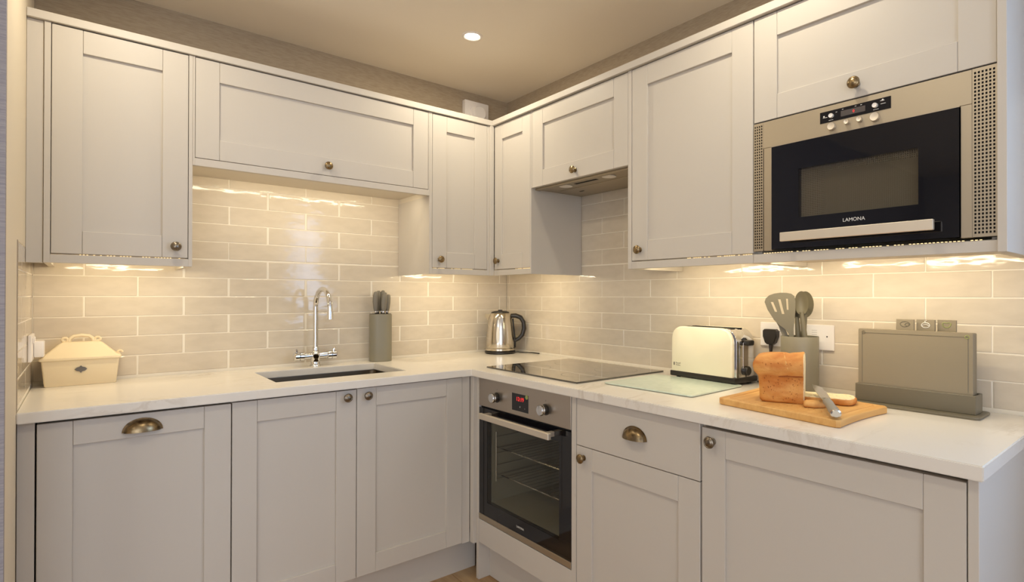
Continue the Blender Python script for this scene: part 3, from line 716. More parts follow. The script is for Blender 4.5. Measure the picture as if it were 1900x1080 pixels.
# ------------------------------------------------------------------ hob, glass saver
hb = thing('hob', 'black glass induction hob flush on the worktop beside the corner', 'hob', F('B', .905, .9, .29))
bm = nb(); fbx(bm, 'B', .612, 1.199, .9003, .9060, .050, .537, .0012); obj('glass_top', bm, 'hob', hb)
def ringm(c, r0, r1):
    bm = nb(); n = 40
    A0 = [bm.verts.new(c+Vector((r0*math.cos(2*PI*i/n), r0*math.sin(2*PI*i/n), 0))) for i in range(n)]
    A1 = [bm.verts.new(c+Vector((r1*math.cos(2*PI*i/n), r1*math.sin(2*PI*i/n), 0))) for i in range(n)]
    for i in range(n): bm.faces.new((A0[i], A0[(i+1) % n], A1[(i+1) % n], A1[i]))
    return bm
for a, w_, r in ((.76, .41, .09), (.76, .18, .07), (1.06, .40, .07), (1.06, .19, .09)):
    obj('zone_ring', ringm(F('B', a, .90625, w_), r-.0012, r), 'print_grey', hb)
g = thing('glass_board', 'pale green frosted glass worktop saver between the hob and the toaster', 'worktop saver', F('B', 1.43, .9, .3))
bm = nb(); prism(bm, rrect(-.155, .155, -.185, .185, .010, 4), 0, .0045, Tm(-.300, -1.438, .9018, .04), .0006); obj('glass_sheet', bm, 'board_glass', g)
bm = nb()
for dx, dy in ((-.135, -.165), (.135, -.165), (-.135, .165), (.135, .165)):
    c_ = Matrix.Rotation(.04, 4, 'Z') @ Vector((dx, dy, 0)); lathe(bm, [(.006, 0), (.006, .0013)], Tm(-.300+c_.x, -1.438+c_.y, .9004), 10)
obj('rubber_foot', bm, 'board_glass_edge', g)

# ------------------------------------------------------------------ toaster
TO = Tm(-.082, -1.452, .9, -.05)    # local: x depth (wall +), y long axis
t = thing('toaster', 'cream and chrome two-slice toaster near the tiled wall', 'toaster', (-.082, -1.452, .9))
def prof(y0, y1, z0, z1, r, seg=7):
    o_ = [(y1, z0), (y1, z1-r)]+[(y1-r+r*math.cos(math.radians(90*i/seg)), z1-r+r*math.sin(math.radians(90*i/seg))) for i in range(1, seg+1)]
    o_ += [(y0+r-r*math.sin(math.radians(90*i/seg)), z1-r+r*math.cos(math.radians(90*i/seg))) for i in range(0, seg+1)]+[(y0, z0)]
    return o_
def ext(bm, pr, x0, x1, bev):
    cy = sum(p[0] for p in pr)/len(pr); cz = sum(p[1] for p in pr)/len(pr)
    def sc_(p, k): return (p[0]+(bev*k if p[0] < cy else -bev*k), p[1]-(bev*k if p[1] > cz+.03 else 0))
    rings = [[TO @ Vector((x, p[0], p[1])) for p in (sc_(q, k) for q in pr)] for x, k in ((x0, 1), (x0+bev*.4, .3), (x0+bev, 0), (x1-bev, 0), (x1-bev*.4, .3), (x1, 1))]
    loft(bm, rings)
bm = nb(); ext(bm, prof(-.146, .136, .026, .198, .050), -.052, .052, .001); obj('body', bm, 'chrome', t)
bm = nb(); ext(bm, prof(-.136, .140, .028, .200, .050), -.0665, -.044, .006); obj('side_panel', bm, 'cream_enamel', t)
bm = nb(); ext(bm, prof(-.136, .140, .028, .200, .050), .044, .0665, .006); obj('side_panel', bm, 'cream_enamel', t)
bm = nb(); bx(bm, (-.068, -.150, .008), (.068, .144, .0275), .003, TO); obj('base', bm, 'black', t)
for x in (-.022, .022):
    bm = nb(); bx(bm, (x-.012, -.11, .196), (x+.012, .10, .1995), .001, TO); obj('slot', bm, 'dark', t)
bm = nb(); bx(bm, (-.014, -.1475, .05), (.014, -.1455, .150), 0, TO); obj('lever_channel', bm, 'steel', t)
bm = nb(); bx(bm, (-.018, -.172, .140), (.018, -.148, .160), .006, TO); obj('lever', bm, 'black', t)
bm = nb(); lathe(bm, [(.017, 0), (.017, .012), (.014, .015)], TO @ Matrix.Translation((.0, -.146, .050)) @ Matrix.Rotation(PI/2, 4, 'X'), 20); obj('browning_dial', bm, 'black', t)
for x in (-.045, .045):
    for y in (-.13, .12):
        bm = nb(); lathe(bm, [(.008, 0), (.008, .0078)], TO @ Matrix.Translation((x, y, .0004)), 10); obj('foot', bm, 'black', t)
cu_mat = Matrix(((0, 0, -1, 0), (-1, 0, 0, 0), (0, 1, 0, 0), (0, 0, 0, 1)))
def side_text(body, y, z, size):
    cu = bpy.data.curves.new('lettering', 'FONT'); cu.body = body; cu.size = size; cu.extrude = .0001; cu.materials.append(MT['print_grey'])
    m_ = TO @ Matrix.Translation((-.0667, y, z)) @ cu_mat
    o = link('lettering', font_mesh(cu), m_.translation, t); o.rotation_euler = m_.to_3x3().to_euler()
side_text('Russell', .116, .056, .0085); side_text('Hobbs', .116, .048, .0085)
bm = nb(); bx(bm, (-.0670, .121, .049), (-.0664, .127, .061), 0, TO); obj('logo_mark', bm, 'print_grey', t)

# ------------------------------------------------------------------ utensil pot and utensils
UX, UY = -.080, -1.790
p = thing('utensil_pot', 'grey-green round utensil pot behind the bread', 'pot', (UX, UY, .9))
bm = nb(); lathe(bm, [(.056, 0), (.0585, .003), (.0585, .181), (.0575, .183), (.0545, .182), (.0545, .01), (0, .008)], Tm(UX, UY, .9004), 40); obj('cup', bm, 'olive', p, smooth=40)
RR, VV = Vector((.438, -.899, 0)), Vector((.899, .438, 0))   # right / away, seen from the room
S = 1/562.0
def uo(px, py): return ((1400+px/7.7125-1485)*S, 1.0835-(520+py/7.7125-624)*S)   # crop pixel -> (r, z)
def ut(name, label, outline, holes, depth, tilt, th=.004, m='utensil', cat='utensil'):
    o2 = [uo(*q) for q in outline]; h2 = [[uo(*q) for q in h_] for h_ in holes]
    bm = plate(o2, h2, th)
    X = RR; Yv = (Vector((0, 0, 1))+VV*tilt).normalized(); Zv = X.cross(Yv)
    m_ = Matrix((X, Yv, Zv)).transposed().to_4x4(); base = Vector((UX, UY, 0))+VV*depth
    m_.translation = base-VV*tilt*1.08
    bmesh.ops.transform(bm, matrix=m_, verts=bm.verts)
    bmesh.ops.recalc_face_normals(bm, faces=bm.faces)
    o = obj(name, bm, m, smooth=30); tag(o, label, cat, 'utensils in the pot'); return o
def slot(x0, y0, x1, y1, w_): return [(x0-w_, y0), (x0+w_, y0), (x1+w_, y1), (x1-w_, y1)]
ut('slotted_turner', 'broad slotted turner leaning left in the utensil pot',
   [(190, 310), (205, 260), (250, 215), (320, 188), (400, 176), (480, 178), (545, 190), (590, 225), (602, 300), (600, 450), (590, 560), (580, 680), (580, 1100), (520, 1100), (515, 760), (470, 700), (390, 640), (320, 570), (230, 420)],
   [slot(290, 310, 345, 450, 16), slot(388, 270, 440, 480, 17), slot(490, 262, 500, 420, 12)], -.030, .05, .005)
o = ut('spatula', 'narrow spatula with pale edge just behind the slotted turner', [(215, 345), (300, 520), (380, 665), (425, 790), (430, 1100), (505, 1100), (500, 790), (470, 700), (330, 480), (280, 350)], [], -.020, .03, .004)
def spoon(name, label, cx, cy, hw, hh, hx, depth, tilt, m='utensil', cup=.014, rim=None):
    """bowl ellipsoid shell + flat tapering handle; crop pixel coordinates"""
    (r0, z0), (rb, zb) = uo(cx, cy), uo(hx, 1080); a_, b_ = hw/7.7125*S, hh/7.7125*S
    bm = nb(); n, kk = 24, 6; rows = []
    for j in range(kk+1):
        s_ = j/kk; rows.append([Vector((r0+a_*s_*math.cos(2*PI*i/n), z0+b_*s_*math.sin(2*PI*i/n), -cup*(1-s_*s_))) for i in range(n)] if j else None)
    def pl(off):
        G = [[bm.verts.new(v_+Vector((0, 0, off))) for v_ in r] for r in rows[1:]]; c0 = bm.verts.new(Vector((r0, z0, -cup+off)))
        for i in range(n): bm.faces.new((c0, G[0][i], G[0][(i+1) % n]))
        for g0, g1 in zip(G, G[1:]):
            for i in range(n): bm.faces.new((g0[i], g1[i], g1[(i+1) % n], g0[(i+1) % n]))
        return G[-1]
    e0, e1 = pl(0), pl(.0035)
    for i in range(n): bm.faces.new((e0[i], e0[(i+1) % n], e1[(i+1) % n], e1[i]))
    tube(bm, [Vector((r0+(rb-r0)*q_, z0-b_*.75+(zb-z0+b_*.75)*q_, .002)) for q_ in (0, .15, .5, 1)], [.006, .0075, .009, .008], 10)
    X = RR; Yv = (Vector((0, 0, 1))+VV*tilt).normalized(); Zv = X.cross(Yv)
    m_ = Matrix((X, Yv, Zv)).transposed().to_4x4(); m_.translation = Vector((UX, UY, 0))+VV*depth-VV*tilt*1.08
    bmesh.ops.transform(bm, matrix=m_, verts=bm.verts)
    o = obj(name, bm, m, smooth=50); tag(o, label, 'utensil', 'utensils in the pot'); return o
spoon('skimmer', 'large dark-edged skimmer at the back right of the utensil pot', 730, 350, 112, 190, 680, .022, -.02)
spoon('serving_spoon', 'long oval serving spoon at the front right of the utensil pot', 680, 330, 92, 170, 752, -.012, .0)
spoon('ladle', 'shaded round-headed ladle in the middle of the utensil pot', 620, 420, 70, 140, 655, .006, .02)

# ------------------------------------------------------------------ bamboo board, bread, knife
cb = thing('bread_board', 'light bamboo board with a juice groove under the bread', 'chopping board', (-.33, -1.90, .9))
FL, FRt, BR, BL = Vector((-.470, -1.737)), Vector((-.514, -2.098)), Vector((-.232, -2.108)), Vector((-.172, -1.718))
def bow(p, q, k, n=10):
    d_ = (q-p); nn = Vector((d_.y, -d_.x)).normalized(); return [p+d_*i/n+-nn*k*4*(i/n)*(1-i/n) for i in range(n)]
ol = []
cor = [(FL, FRt, 0), (FRt, BR, .007), (BR, BL, 0), (BL, FL, .003)]
for p0, p1, kk in cor:
    d_ = (p1-p0).normalized()*.008
    pts = bow(p0+d_, p1-d_, kk, 10); ol += [(v_.x, v_.y) for v_ in pts]+[((p1-d_).x, (p1-d_).y)]
cxy = sum((Vector(p_) for p_ in ol), Vector((0, 0)))/len(ol)
bm = nb(); prism(bm, ol, 0, .0185, Tm(0, 0, .9006), .0022); obj('board', bm, 'bamboo', cb, smooth=30)
gm = nb(); ins = [Vector(cxy).lerp(Vector(p_), .86) for p_ in ol]; tube(gm, [(v_.x, v_.y, .9187) for v_ in ins+[ins[0]]], .0016, 6, False); obj('juice_groove', gm, 'bamboo2', cb)
ZBD = .9195
AX = Vector((.40, -.917, 0)).normalized(); NN = Vector((.917, .40, 0)).normalized()   # along loaf / away
P0 = Vector((-.432, -1.852, ZBD))
def loaf_ring(s, shr=1.0, dz=0, top=1.0):
    """cross-section at distance s along the loaf"""
    pr = [(.004, 0), (.050, 0), (.092, 0), (.098, .006), (.101, .040), (.104, .074), (.110, .086), (.113, .100), (.106, .120), (.088, .133), (.055, .138), (.022, .133), (.000, .121), (-.012, .104), (-.010, .088), (.001, .074), (-.001, .040), (.000, .006)]
    out = []
    for n_, z_ in pr:
        out.append(P0+AX*s+NN*(.052+(n_-.052)*shr)+Vector((0, 0, .068+(z_*top-.068)*(shr if shr < 1 else 1)+dz if shr < 1 else z_*top)))
    return out
def wob(ring_, amp, seed):
    rnd = random.Random(seed); return [v_+Vector((rnd.uniform(-amp, amp), rnd.uniform(-amp, amp), rnd.uniform(-amp, amp) if v_.z > ZBD+.01 else 0)) for v_ in ring_]
lf = thing('bread_loaf', 'cut golden brown tin loaf standing on the bamboo board', 'bread', tuple(P0+NN*.05+AX*.05))
bm = nb(); rings = []
for i, (s_, shr, tp) in enumerate(((-.006, .70, 1.0), (-.004, .90, .98), (.003, .985, .97), (.02, 1, .975), (.045, 1, .985), (.062, 1, .99), (.070, 1, .975), (.080, 1, .99), (.098, 1, 1.0), (.106, 1, 1.01), (.1085, 1, 1.01))):
    r_ = loaf_ring(s_, shr, 0, tp)
    if s_ < .03:   # heel swells outwards above the tin's rim
        r_ = [v_-AX*(.019*max(0, math.sin(PI*min(1, max(0, (v_.z-ZBD-.066)/.072)))))*(1-max(0, s_)/.03) for v_ in r_]
    rings.append(wob(r_, .0012, i))
loft(bm, rings); obj('crust', bm, 'crust', lf, smooth=60)
bm = nb(); loft(bm, [[v_ for v_ in [P0+AX*s_+NN*(.052+((q_-P0-AX*.1085).dot(NN)-.052)*.955)+Vector((0, 0, .069+((q_-P0).z-.069)*.962)) for q_ in rings[-1]]] for s_ in (.1075, .1100)]); obj('cut_face', bm, 'crumb', lf, smooth=60)
bm = nb(); tube(bm, [P0+AX*a_+NN*(-.0005)+Vector((0, 0, z_)) for a_, z_ in ((.045, .0725), (.06, .0745), (.075, .075), (.09, .0745), (.107, .0755))], [.0012, .0028, .0022, .0026, .002], 6); obj('side_tear', bm, 'crevice', lf)
bm = nb(); tube(bm, [P0+AX*a_+NN*n_+Vector((0, 0, z_)) for a_, n_, z_ in ((.056, .040, .1360), (.060, .015, .1275), (.064, -.0055, .112), (.069, -.0105, .098), (.073, -.007, .086))], [.001, .0022, .0022, .002, .001], 6); obj('top_crack', bm, 'crust_pale', lf)
bm = nb(); rnd = random.Random(3)
for i in range(90):
    a_, z_ = rnd.uniform(.0, .105), rnd.uniform(.008, .125)
    n_ = -.0005 if z_ < .075 else -.0105*math.sin((z_-.075)/.045*1.4)-.0004
    if z_ > .112: n_ = .004+(z_-.112)*.9
    c_ = P0+AX*a_+NN*n_+Vector((0, 0, z_)); lathe(bm, [(.0006, -.0008), (rnd.uniform(.0010, .0024), 0), (.0006, .0008)], Matrix.Translation(c_) @ Matrix.Rotation(rnd.uniform(0, 3), 4, 'X'), 6)
o = obj('seed', bm, 'crevice', lf); o['kind'] = 'stuff'
# slice lying behind the knife
sl = thing('bread_slice', 'slice of seeded bread lying flat on the board right of the loaf', 'bread', (-.29, -1.97, ZBD))
def slice_ring(k, z, off=0):
    pr = [(-.062, -.044), (-.020, -.046), (.030, -.044), (.044, -.050), (.062, -.044), (.072, -.022), (.075, .005), (.070, .030), (.058, .048), (.044, .050), (.030, .043), (-.020, .046), (-.062, .044), (-.068, 0)]
    ax = Vector((.36, -.933, 0)); ay = Vector((.933, .36, 0)); c_ = Vector((-.295, -1.972, 0))
    return [c_+ax*x_*k+ay*y_*k+Vector((0, 0, z+off*x_)) for x_, y_ in pr]
bm = nb(); loft(bm, [slice_ring(.93, ZBD+.0006), slice_ring(1.0, ZBD+.004), slice_ring(1.01, ZBD+.013), slice_ring(.98, ZBD+.0165)]); obj('crust', bm, 'crust', sl, smooth=50)
bm = nb(); loft(bm, [slice_ring(.955, ZBD+.0160), slice_ring(.94, ZBD+.0180)]); obj('crumb_face', bm, 'crumb', sl, smooth=50)
sl = thing('bread_slice', 'broken end of a slice with brown crust, tucked between loaf and knife', 'bread', (-.39, -1.975, ZBD))
def sr2(k, z):
    pr = [(-.034, -.020), (-.010, -.026), (.016, -.020), (.028, -.006), (.020, .012), (-.004, .020), (-.030, .016)]
    ax = Vector((.62, -.785, 0)); ay = Vector((.785, .62, 0)); c_ = Vector((-.388, -1.985, 0))
    return [c_+ax*x_*k+ay*y_*k+Vector((0, 0, z)) for x_, y_ in pr]
bm = nb(); loft(bm, [sr2(.9, ZBD+.0006), sr2(1.0, ZBD+.004), sr2(.95, ZBD+.012), sr2(.7, ZBD+.016)]); obj('crust', bm, 'crust_pale', sl, smooth=60)
# bread knife
kn = thing('bread_knife', 'bread knife with a grey handle resting across the slice on the board', 'knife', (-.5, -2.09, ZBD))
E0, T0 = Vector((-.508, -2.088, .9335)), Vector((-.306, -1.948, .963))
kd = (T0-E0).normalized(); ks = kd.cross(Vector((0, 0, 1))).normalized(); ku = ks.cross(kd)
def ke(s_, a_, b_, n=14, dz=0): return [E0+kd*s_+ks*a_*math.cos(2*PI*i/n)+ku*(b_*math.sin(2*PI*i/n)+dz) for i in range(n)]
bm = nb(); loft(bm, [ke(.004, .0125, .0105), ke(.03, .0125, .0105), ke(.06, .0110, .0095), ke(.085, .0120, .0095), ke(.100, .0110, .0085)]); obj('handle', bm, 'bread_handle', kn)
bm = nb(); loft(bm, [ke(-.003, .009, .008), ke(.0, .0125, .0105), ke(.0038, .0127, .0107)]); obj('end_cap', bm, 'blade', kn)
bm = nb(); loft(bm, [ke(.1002, .0105, .0082), ke(.112, .0095, .006), ke(.122, .012, .0022)]); obj('bolster', bm, 'blade', kn)
bm = nb()
def bl(s_, w0, w1, t_): return [E0+kd*s_+ks*w0+ku*t_, E0+kd*s_+ks*w1+ku*.0003, E0+kd*s_+ks*w1-ku*.0003, E0+kd*s_+ks*w0-ku*t_]
loft(bm, [bl(.1222, -.011, .013, .0012), bl(.18, -.012, .014, .0011), bl(.232, -.012, .011, .0009), bl(.258, -.011, -.006, .0005)]); obj('blade', bm, 'blade', kn)
rnd = random.Random(11); bm = nb()
for i in range(60):
    c_ = Vector((-.40+rnd.uniform(-.05, .04), -1.98+rnd.uniform(-.05, .07), ZBD+.0006)); r_ = rnd.uniform(.0007, .0018)
    lathe(bm, [(.0002, 0), (r_, r_*.6), (.0002, r_*1.3)], Matrix.Translation(c_), 5)
o = obj('crumbs', bm, 'crust_pale'); tag(o, 'scatter of bread crumbs on the board in front of the loaf', 'crumbs'); o['kind'] = 'stuff'

# ------------------------------------------------------------------ chopping boards in their rack
rk = thing('board_rack', 'low grey rack holding the upright chopping boards by the tiles', 'rack', F('B', 2.13, .9, .1))
bm = nb(); prism(bm, rrect(1.975, 2.292, .040, .160, .012, 5), 0, .007, Matrix.Translation((0, 0, .9004)) @ Matrix(((0, -1, 0, 0), (-1, 0, 0, 0), (0, 0, 1, 0), (0, 0, 0, 1))), .002); obj('foot_plate', bm, 'rack_grey', rk)
bm = nb()
fbx(bm, 'B', 1.983, 2.278, .9076, .957, .124, .128, .001); fbx(bm, 'B', 1.983, 2.278, .9076, .957, .064, .068, .001)
fbx(bm, 'B', 1.983, 1.987, .9076, .957, .068, .124, .001); fbx(bm, 'B', 2.274, 2.278, .9076, .957, .068, .124, .001)
obj('trough', bm, 'rack_grey', rk)
TB = ((None, 'front plain grey chopping board in the rack, no tab visible'), ((2.086, 2.131, 'fish'), 'chopping board with the left tab, darker loop emblem, in the rack'),
      ((2.133, 2.178, 'veg'), 'chopping board with the middle tab, white vegetable emblem, in the rack'), ((2.180, 2.224, 'green'), 'chopping board with the right tab, green emblem, rearmost in the rack'))
for i, (tb, lab) in enumerate(TB):
    w0 = .1130-.0135*i
    bd = thing('chopping_board', lab, 'chopping board', F('B', 2.125, .909, w0+.004), 'boards in the rack')
    pts = rrect(1.989+.001*i, 2.271-.001*i, .909, 1.1195-.0006*i, .004, 3)
    if tb: a0, a1, kind = tb; bm = nb(); fbx(bm, 'B', a0, a1, 1.1190-.0006*i, 1.1500, w0, w0+.0075, .0008); obj('tab', bm, 'board_grey', bd)
    bm = nb(); prism(bm, pts, w0, w0+.0085, FR['B'].to_3x3().to_4x4(), .0012); ob = obj('board', bm, 'board_grey', bd)
    if i == 0:
        bm = nb()
        for (p_, q_) in (((2.000, .962), (2.000, 1.108)), ((2.000, 1.108), (2.260, 1.108)), ((2.260, 1.108), (2.260, .962))):
            tube(bm, [F('B', p_[0], p_[1], w0+.0085), F('B', q_[0], q_[1], w0+.0085)], .0009, 6)
        obj('juice_groove', bm, 'rack_grey', bd)
        for a in (1.998, 2.252):
            bm = nb(); rr0 = [F('B', a+.006+.0045*math.cos(x_), 1.1085+.0045*math.sin(x_), w0+.0088) for x_ in [j*PI/8 for j in range(17)]]; tube(bm, rr0, .0009, 6); obj('corner_ring', bm, 'green' if a > 2.1 else 'rack_grey', bd)
    if tb:
        ca = (a0+a1)/2; ww = w0+.0079; bm = nb()
        if kind == 'fish':
            tube(bm, [F('B', ca+.012*math.cos(x_), 1.1365+.0075*math.sin(x_), ww) for x_ in [j*PI/10 for j in range(21)]], .0008, 6); tube(bm, [F('B', ca+.005+.005*math.cos(x_), 1.135+.004*math.sin(x_), ww) for x_ in [j*PI/8 for j in range(17)]], .0008, 6); mm = 'rack_grey'
        elif kind == 'veg':
            tube(bm, [F('B', ca+.010*math.cos(x_), 1.1345+.007*math.sin(x_), ww) for x_ in [j*PI/10 for j in range(21)]], .0010, 6)
            tube(bm, [F('B', ca+.008*x_, 1.137-.004*(x_*x_), ww) for x_ in (-1, -.5, 0, .5, 1)], .0009, 6); tube(bm, [F('B', ca, 1.1415, ww), F('B', ca-.002, 1.146, ww), F('B', ca+.003, 1.148, ww)], .0010, 6); mm = 'print'
        else:
            tube(bm, [F('B', ca+.010*math.cos(x_), 1.141+.012*math.sin(x_), ww) for x_ in [PI+j*PI/10 for j in range(11)]]+[F('B', ca+.005, 1.1435, ww), F('B', ca, 1.141, ww), F('B', ca-.005, 1.1435, ww), F('B', ca-.010, 1.141, ww)], .0010, 6); mm = 'green'
        obj('emblem', bm, mm, bd, label={'fish': 'dark double loop emblem', 'veg': 'white vegetable emblem', 'green': 'green cup-shaped emblem'}[kind])

# ------------------------------------------------------------------ oven
OV0, OV1 = .6360, 1.2270
ov = thing('oven', 'built-in steel and black glass oven under the hob', 'oven', F('B', .93, .26, .3))
W_ = FB+.0015
bm = nb(); t_ = .012
for (a0, a1, z0, z1, w0, w1) in ((OV0+.01, .700, .29, .74, .08, W_-.026), (1.160, OV1-.01, .29, .74, .08, W_-.026), (.700, 1.160, .29, .345, .08, W_-.026), (.700, 1.160, .695, .74, .08, W_-.026), (.700, 1.160, .345, .695, .08, .13)):
    fbx(bm, 'B', a0, a1, z0, z1, w0, w1)
obj('cavity', bm, 'cavity', ov, smooth=0)
fp = box('control_panel', 'B', OV0, OV1, .7480, .8655, W_-.022, W_, 'steel', ov, .001)
box('display', 'B', .878, .984, .7660, .8330, W_, W_+.0006, 'black_gloss', fp)
text('digits', '13:19', 'B', .931, .812, W_+.0008, .0225, 'red_led', fp)
box('touch_mark', 'B', .928, .934, .783, .7838, W_+.0006, W_+.0009, 'print', fp); box('touch_mark', 'B', .9305, .9315, .780, .787, W_+.0006, W_+.0009, 'print', fp)
bm = nb(); lathe(bm, [(.0022, 0), (.0022, .0003)], Matrix.Translation(F('B', .962, .780, W_+.0006)) @ FR['B'].to_3x3().to_4x4(), 10); obj('touch_mark', bm, 'print_grey', fp)
bm = nb(); lathe(bm, [(.0085, 0), (.0085, .0004)], Matrix.Translation(F('B', .974, .8265, W_+.0007)) @ FR['B'].to_3x3().to_4x4(), 16); obj('round_sticker', bm, 'green', fp)
for a in (.773, 1.089):
    bm = nb(); lathe(bm, [(.0205, 0), (.0205, .003), (.0165, .004), (.0165, .018)], Matrix.Translation(F('B', a, .7985, W_)) @ FR['B'].to_3x3().to_4x4(), 32); kk = obj('control_knob', bm, 'black', ov)
    bm = nb(); lathe(bm, [(.0185, .018), (.0195, .019), (.0195, .028), (.0175, .031), (.004, .0315)], Matrix.Translation(F('B', a, .7985, W_)) @ FR['B'].to_3x3().to_4x4(), 32); obj('knob_cap', bm, 'chrome', kk)
    for dx, dz in ((0, .032), (-.026, -.012), (.026, -.012)): box('scale_mark', 'B', a+dx-.0012, a+dx+.0012, .7985+dz-.002, .7985+dz+.002, W_, W_+.0003, 'print_grey', fp)
# door: black glass frame round a see-through window
bm = nb()
for (a0, a1, z0, z1) in ((OV0, .698, .2885, .7400), (1.162, OV1, .2885, .7400), (.698, 1.162, .2885, .345), (.698, 1.162, .6950, .7400)): fbx(bm, 'B', a0, a1, z0, z1, W_-.022, W_-.0022)
dr = obj('door', bm, 'black_gloss', ov, smooth=0)
box('window_pane', 'B', .698, 1.162, .345, .695, W_-.006, W_-.003, 'oven_glass', dr)
box('bottom_strip', 'B', OV0, OV1, .2650, .2880, W_-.022, W_, 'steel_warm', dr, .0008)
box('top_vent', 'B', OV0+.004, OV1-.004, .7402, .7478, W_-.020, W_-.010, 'dark', ov)
bm = nb(); fbx(bm, 'B', .704, 1.158, .7060, .7295, W_+.032, W_+.046, .0015)
for a in (.722, 1.128): fbx(bm, 'B', a-.010, a+.010, .7090, .7265, W_-.002, W_+.032, .001)
obj('handle', bm, 'steel_bright', dr)
text('brand_lettering', 'LAMONA', 'B', .930, .3135, W_-.0018, .0115, 'print', dr)
for z in (.575, .463):
    bm = nb(); tube(bm, [F('B', .702, z, .545), F('B', 1.158, z, .545)], .0026, 6); tube(bm, [F('B', .702, z, .20), F('B', 1.158, z, .20)], .002, 6)
    for i in range(14): tube(bm, [F('B', .725+i*.0315, z, .20), F('B', .725+i*.0315, z, .545)], .0012, 5)
    obj('wire_rack', bm, 'chrome', ov)
bm = nb()
for z in (.44, .46, .50, .55, .573, .62): tube(bm, [F('B', .708, z, .15), F('B', .708, z, .55)], .0018, 5)
tube(bm, [F('B', .708, .43, .55), F('B', .708, .64, .55)], .002, 5); obj('side_rail', bm, 'chrome', ov)

# ------------------------------------------------------------------ microwave
MA0, MA1, MZ0, MZ1 = 1.7638, 2.3612, 1.3515, 1.7400
mw = thing('microwave', 'built-in steel microwave with black glass door below the lift-up cabinet', 'microwave', F('B', 2.06, MZ0, .15))
WM = WB+.0015
bm = nb(); fbx(bm, 'B', 1.795, 2.3145, 1.6610, MZ1, WM-.018, WM, .0006); fbx(bm, 'B', 1.797, 1.8215, MZ0, 1.6605, WM-.018, WM, .0006); fbx(bm, 'B', 2.2925, 2.3145, MZ0, 1.6605, WM-.018, WM, .0006)
frm = obj('fascia', bm, 'steel_warm', mw)
def grille(a0, a1, z0, z1, nx, nz, mx_, mz_):
    bm = nb(); xs_ = [a0]; 
    px_, pz_ = (a1-a0-2*mx_)/nx, (z1-z0-2*mz_)/nz
    for i in range(nx): xs_ += [a0+mx_+px_*(i+.22), a0+mx_+px_*(i+.78)]
    xs_.append(a1); zs_ = [z0]
    for j in range(nz): zs_ += [z0+mz_+pz_*(j+.2), z0+mz_+pz_*(j+.8)]
    zs_.append(z1)
    V = [[bm.verts.new(F('B', a, z, WM)) for z in zs_] for a in xs_]
    for i in range(len(xs_)-1):
        for j in range(len(zs_)-1):
            if i % 2 == 1 and j % 2 == 1: continue
            bm.faces.new((V[i][j], V[i+1][j], V[i+1][j+1], V[i][j+1]))
    r = bmesh.ops.extrude_face_region(bm, geom=bm.faces[:]); vs = [g_ for g_ in r['geom'] if isinstance(g_, bmesh.types.BMVert)]
    bmesh.ops.translate(bm, verts=vs, vec=(.0015, 0, 0))
    o = obj('vent_grille', bm, 'steel_warm', mw, smooth=0)
    box('vent_backing', 'B', a0, a1, z0, z1, WM-.018, WM-.004, 'dark', mw); return o
grille(MA0, 1.7950, MZ0, MZ1, 4, 44, .0015, .006)
grille(2.3150, MA1, MZ0, MZ1, 6, 44, .002, .006)
# door
bm = nb(); D0, D1, Z0, Z1 = 1.8240, 2.2905, 1.3540, 1.6585
wa0, wa1, wz0, wz1 = 1.9055, 2.2065, 1.4410, 1.5810
for (a0, a1, z0, z1) in ((D0, wa0, Z0, Z1), (wa1, D1, Z0, Z1), (wa0, wa1, Z0, wz0), (wa0, wa1, wz1, Z1)): fbx(bm, 'B', a0, a1, z0, z1, WM-.014, WM+.004)
md = obj('door', bm, 'black_gloss', mw, smooth=0)
box('window_pane', 'B', wa0, wa1, wz0, wz1, WM, WM+.0038, 'micro_glass', md)
bm = nb()
for (a0, a1, z0, z1, w0, w1) in ((1.86, 2.25, 1.40, 1.41, .04, WM-.02), (1.86, 2.25, 1.62, 1.63, .04, WM-.02), (1.85, 1.86, 1.40, 1.63, .04, WM-.02), (2.25, 2.26, 1.40, 1.63, .04, WM-.02), (1.86, 2.25, 1.41, 1.62, .04, .05)): fbx(bm, 'B', a0, a1, z0, z1, w0, w1)
obj('cavity', bm, 'micro_cavity', mw, smooth=0)
bm = nb()
for i in range(1, 60): fbx(bm, 'B', wa0+i*(wa1-wa0)/60-.0009, wa0+i*(wa1-wa0)/60+.0009, wz0, wz1, WM-.0125, WM-.0115)
for i in range(1, 28): fbx(bm, 'B', wa0, wa1, wz0+i*(wz1-wz0)/28-.0009, wz0+i*(wz1-wz0)/28+.0009, WM-.0125, WM-.0115)
o = obj('screen_mesh', bm, 'micro_cavity', md, smooth=0); o['kind'] = 'stuff'
bm = nb(); fbx(bm, 'B', 1.8675, 2.2475, 1.3725, 1.3980, WM+.028, WM+.040, .0012)
for a in (1.885, 2.225): fbx(bm, 'B', a-.008, a+.008, 1.3760, 1.3945, WM+.004, WM+.028, .001)
obj('handle', bm, 'steel_bright', md)
text('brand_lettering', 'LAMONA', 'B', 2.056, 1.4200, WM+.0042, .0135, 'print', md)
bm = nb()
for (a0, a1, z0, z1) in ((D0-.0015, D1+.0010, Z1, Z1+.0012), (D0-.0015, D0-.0002, Z0, Z1)): fbx(bm, 'B', a0, a1, z0, z1, WM-.004, WM+.0045)
obj('edge_trim', bm, 'steel', md, label='thin bright metal edge of the glass door')
cp = box('control_panel', 'B', 1.9660, 2.1450, 1.6945, 1.7255, WM, WM+.001, 'black_gloss', mw)
box('display', 'B', 2.022, 2.084, 1.7020, 1.7170, WM+.001, WM+.0014, 'display', cp)
text('digits', '0', 'B', 2.055, 1.7090, WM+.0016, .010, 'red_led', cp)
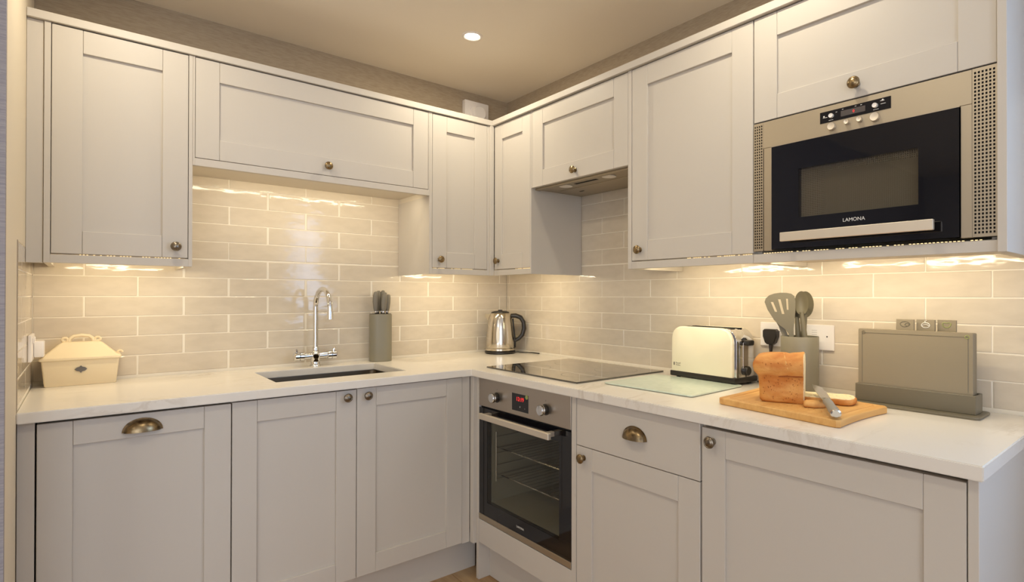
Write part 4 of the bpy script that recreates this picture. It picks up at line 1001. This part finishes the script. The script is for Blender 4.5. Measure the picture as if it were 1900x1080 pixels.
def btn(a, z, r, par, m='steel_bright', h=.008):
    bm = nb(); lathe(bm, [(r, 0), (r, h*.7), (r*.9, h), (r*.3, h*.85)], Matrix.Translation(F('B', a, z, WM+.0008)) @ FR['B'].to_3x3().to_4x4(), 24); return obj('button', bm, m, par)
btn(1.9975, 1.7100, .0062, cp, 'white'); btn(2.1085, 1.7095, .0064, cp, 'white')
btn(1.9985, 1.6805, .0105, mw); btn(2.1080, 1.6800, .0115, mw); btn(2.0385, 1.6835, .0066, mw); btn(2.0705, 1.6830, .0070, mw)
for a, z, L in ((1.980, 1.7085, .012), (1.996, 1.6985, .012), (2.125, 1.7180, .010), (2.127, 1.7100, .012), (2.110, 1.6990, .013), (2.0105, 1.7170, .004), (2.027, 1.7205, .004), (2.060, 1.7205, .004), (2.074, 1.7205, .004)):
    box('panel_mark', 'B', a-L/2, a+L/2, z, z+.0012, WM+.001, WM+.0013, 'print', cp)
for a, z in ((1.977, 1.7125), (2.126, 1.7205)):
    bm = nb(); lathe(bm, [(.0022, 0), (.0022, .0003)], Matrix.Translation(F('B', a, z, WM+.001)) @ FR['B'].to_3x3().to_4x4(), 10); obj('panel_mark', bm, 'print', cp)

# ------------------------------------------------------------------ ceiling downlights
bm = nb(); lathe(bm, [(.030, .0), (.036, -.004), (.043, -.003), (.045, 0)], None, 36, False, False); RING, _ = finish('bezel', bm, 'white', 40, (0, 0, 0))
bm = nb(); lathe(bm, [(.031, -.001), (.020, -.002), (.0, -.0022)], None, 28, True, False); GLOW, _ = finish('lamp_face', bm, 'lamp_glow', 40, (0, 0, 0))
def downlight(x, y, lab, e=DOWN_E):
    t = thing('downlight', lab, 'downlight', (x, y, HC), 'ceiling downlights')
    link('bezel', RING, (x, y, HC-.0002), t); link('lamp_face', GLOW, (x, y, HC-.0004), t)
    l = bpy.data.lights.new('downlight_lamp', 'AREA'); l.shape = 'DISK'; l.size = .055; l.energy = e; l.color = (1.0, .89, .68)
    o = bpy.data.objects.new('downlight_lamp', l); COL.objects.link(o); o.location = (x, y, HC-.008)
downlight(-.595, -.583, 'small round lit downlight in the ceiling near the corner')
for x, y, lab in ((-1.75, -.75, 'lit downlight above the left end of the sink run, outside the picture'), (-.62, -1.85, 'lit downlight above the microwave end, outside the picture'), (-1.75, -1.95, 'lit downlight over the middle of the kitchen floor, outside the picture'),
               (-3.4, -2.6, 'lit downlight in the room left of the photographer')):
    downlight(x, y, lab)  # guessed fittings out of view, added to supply more light
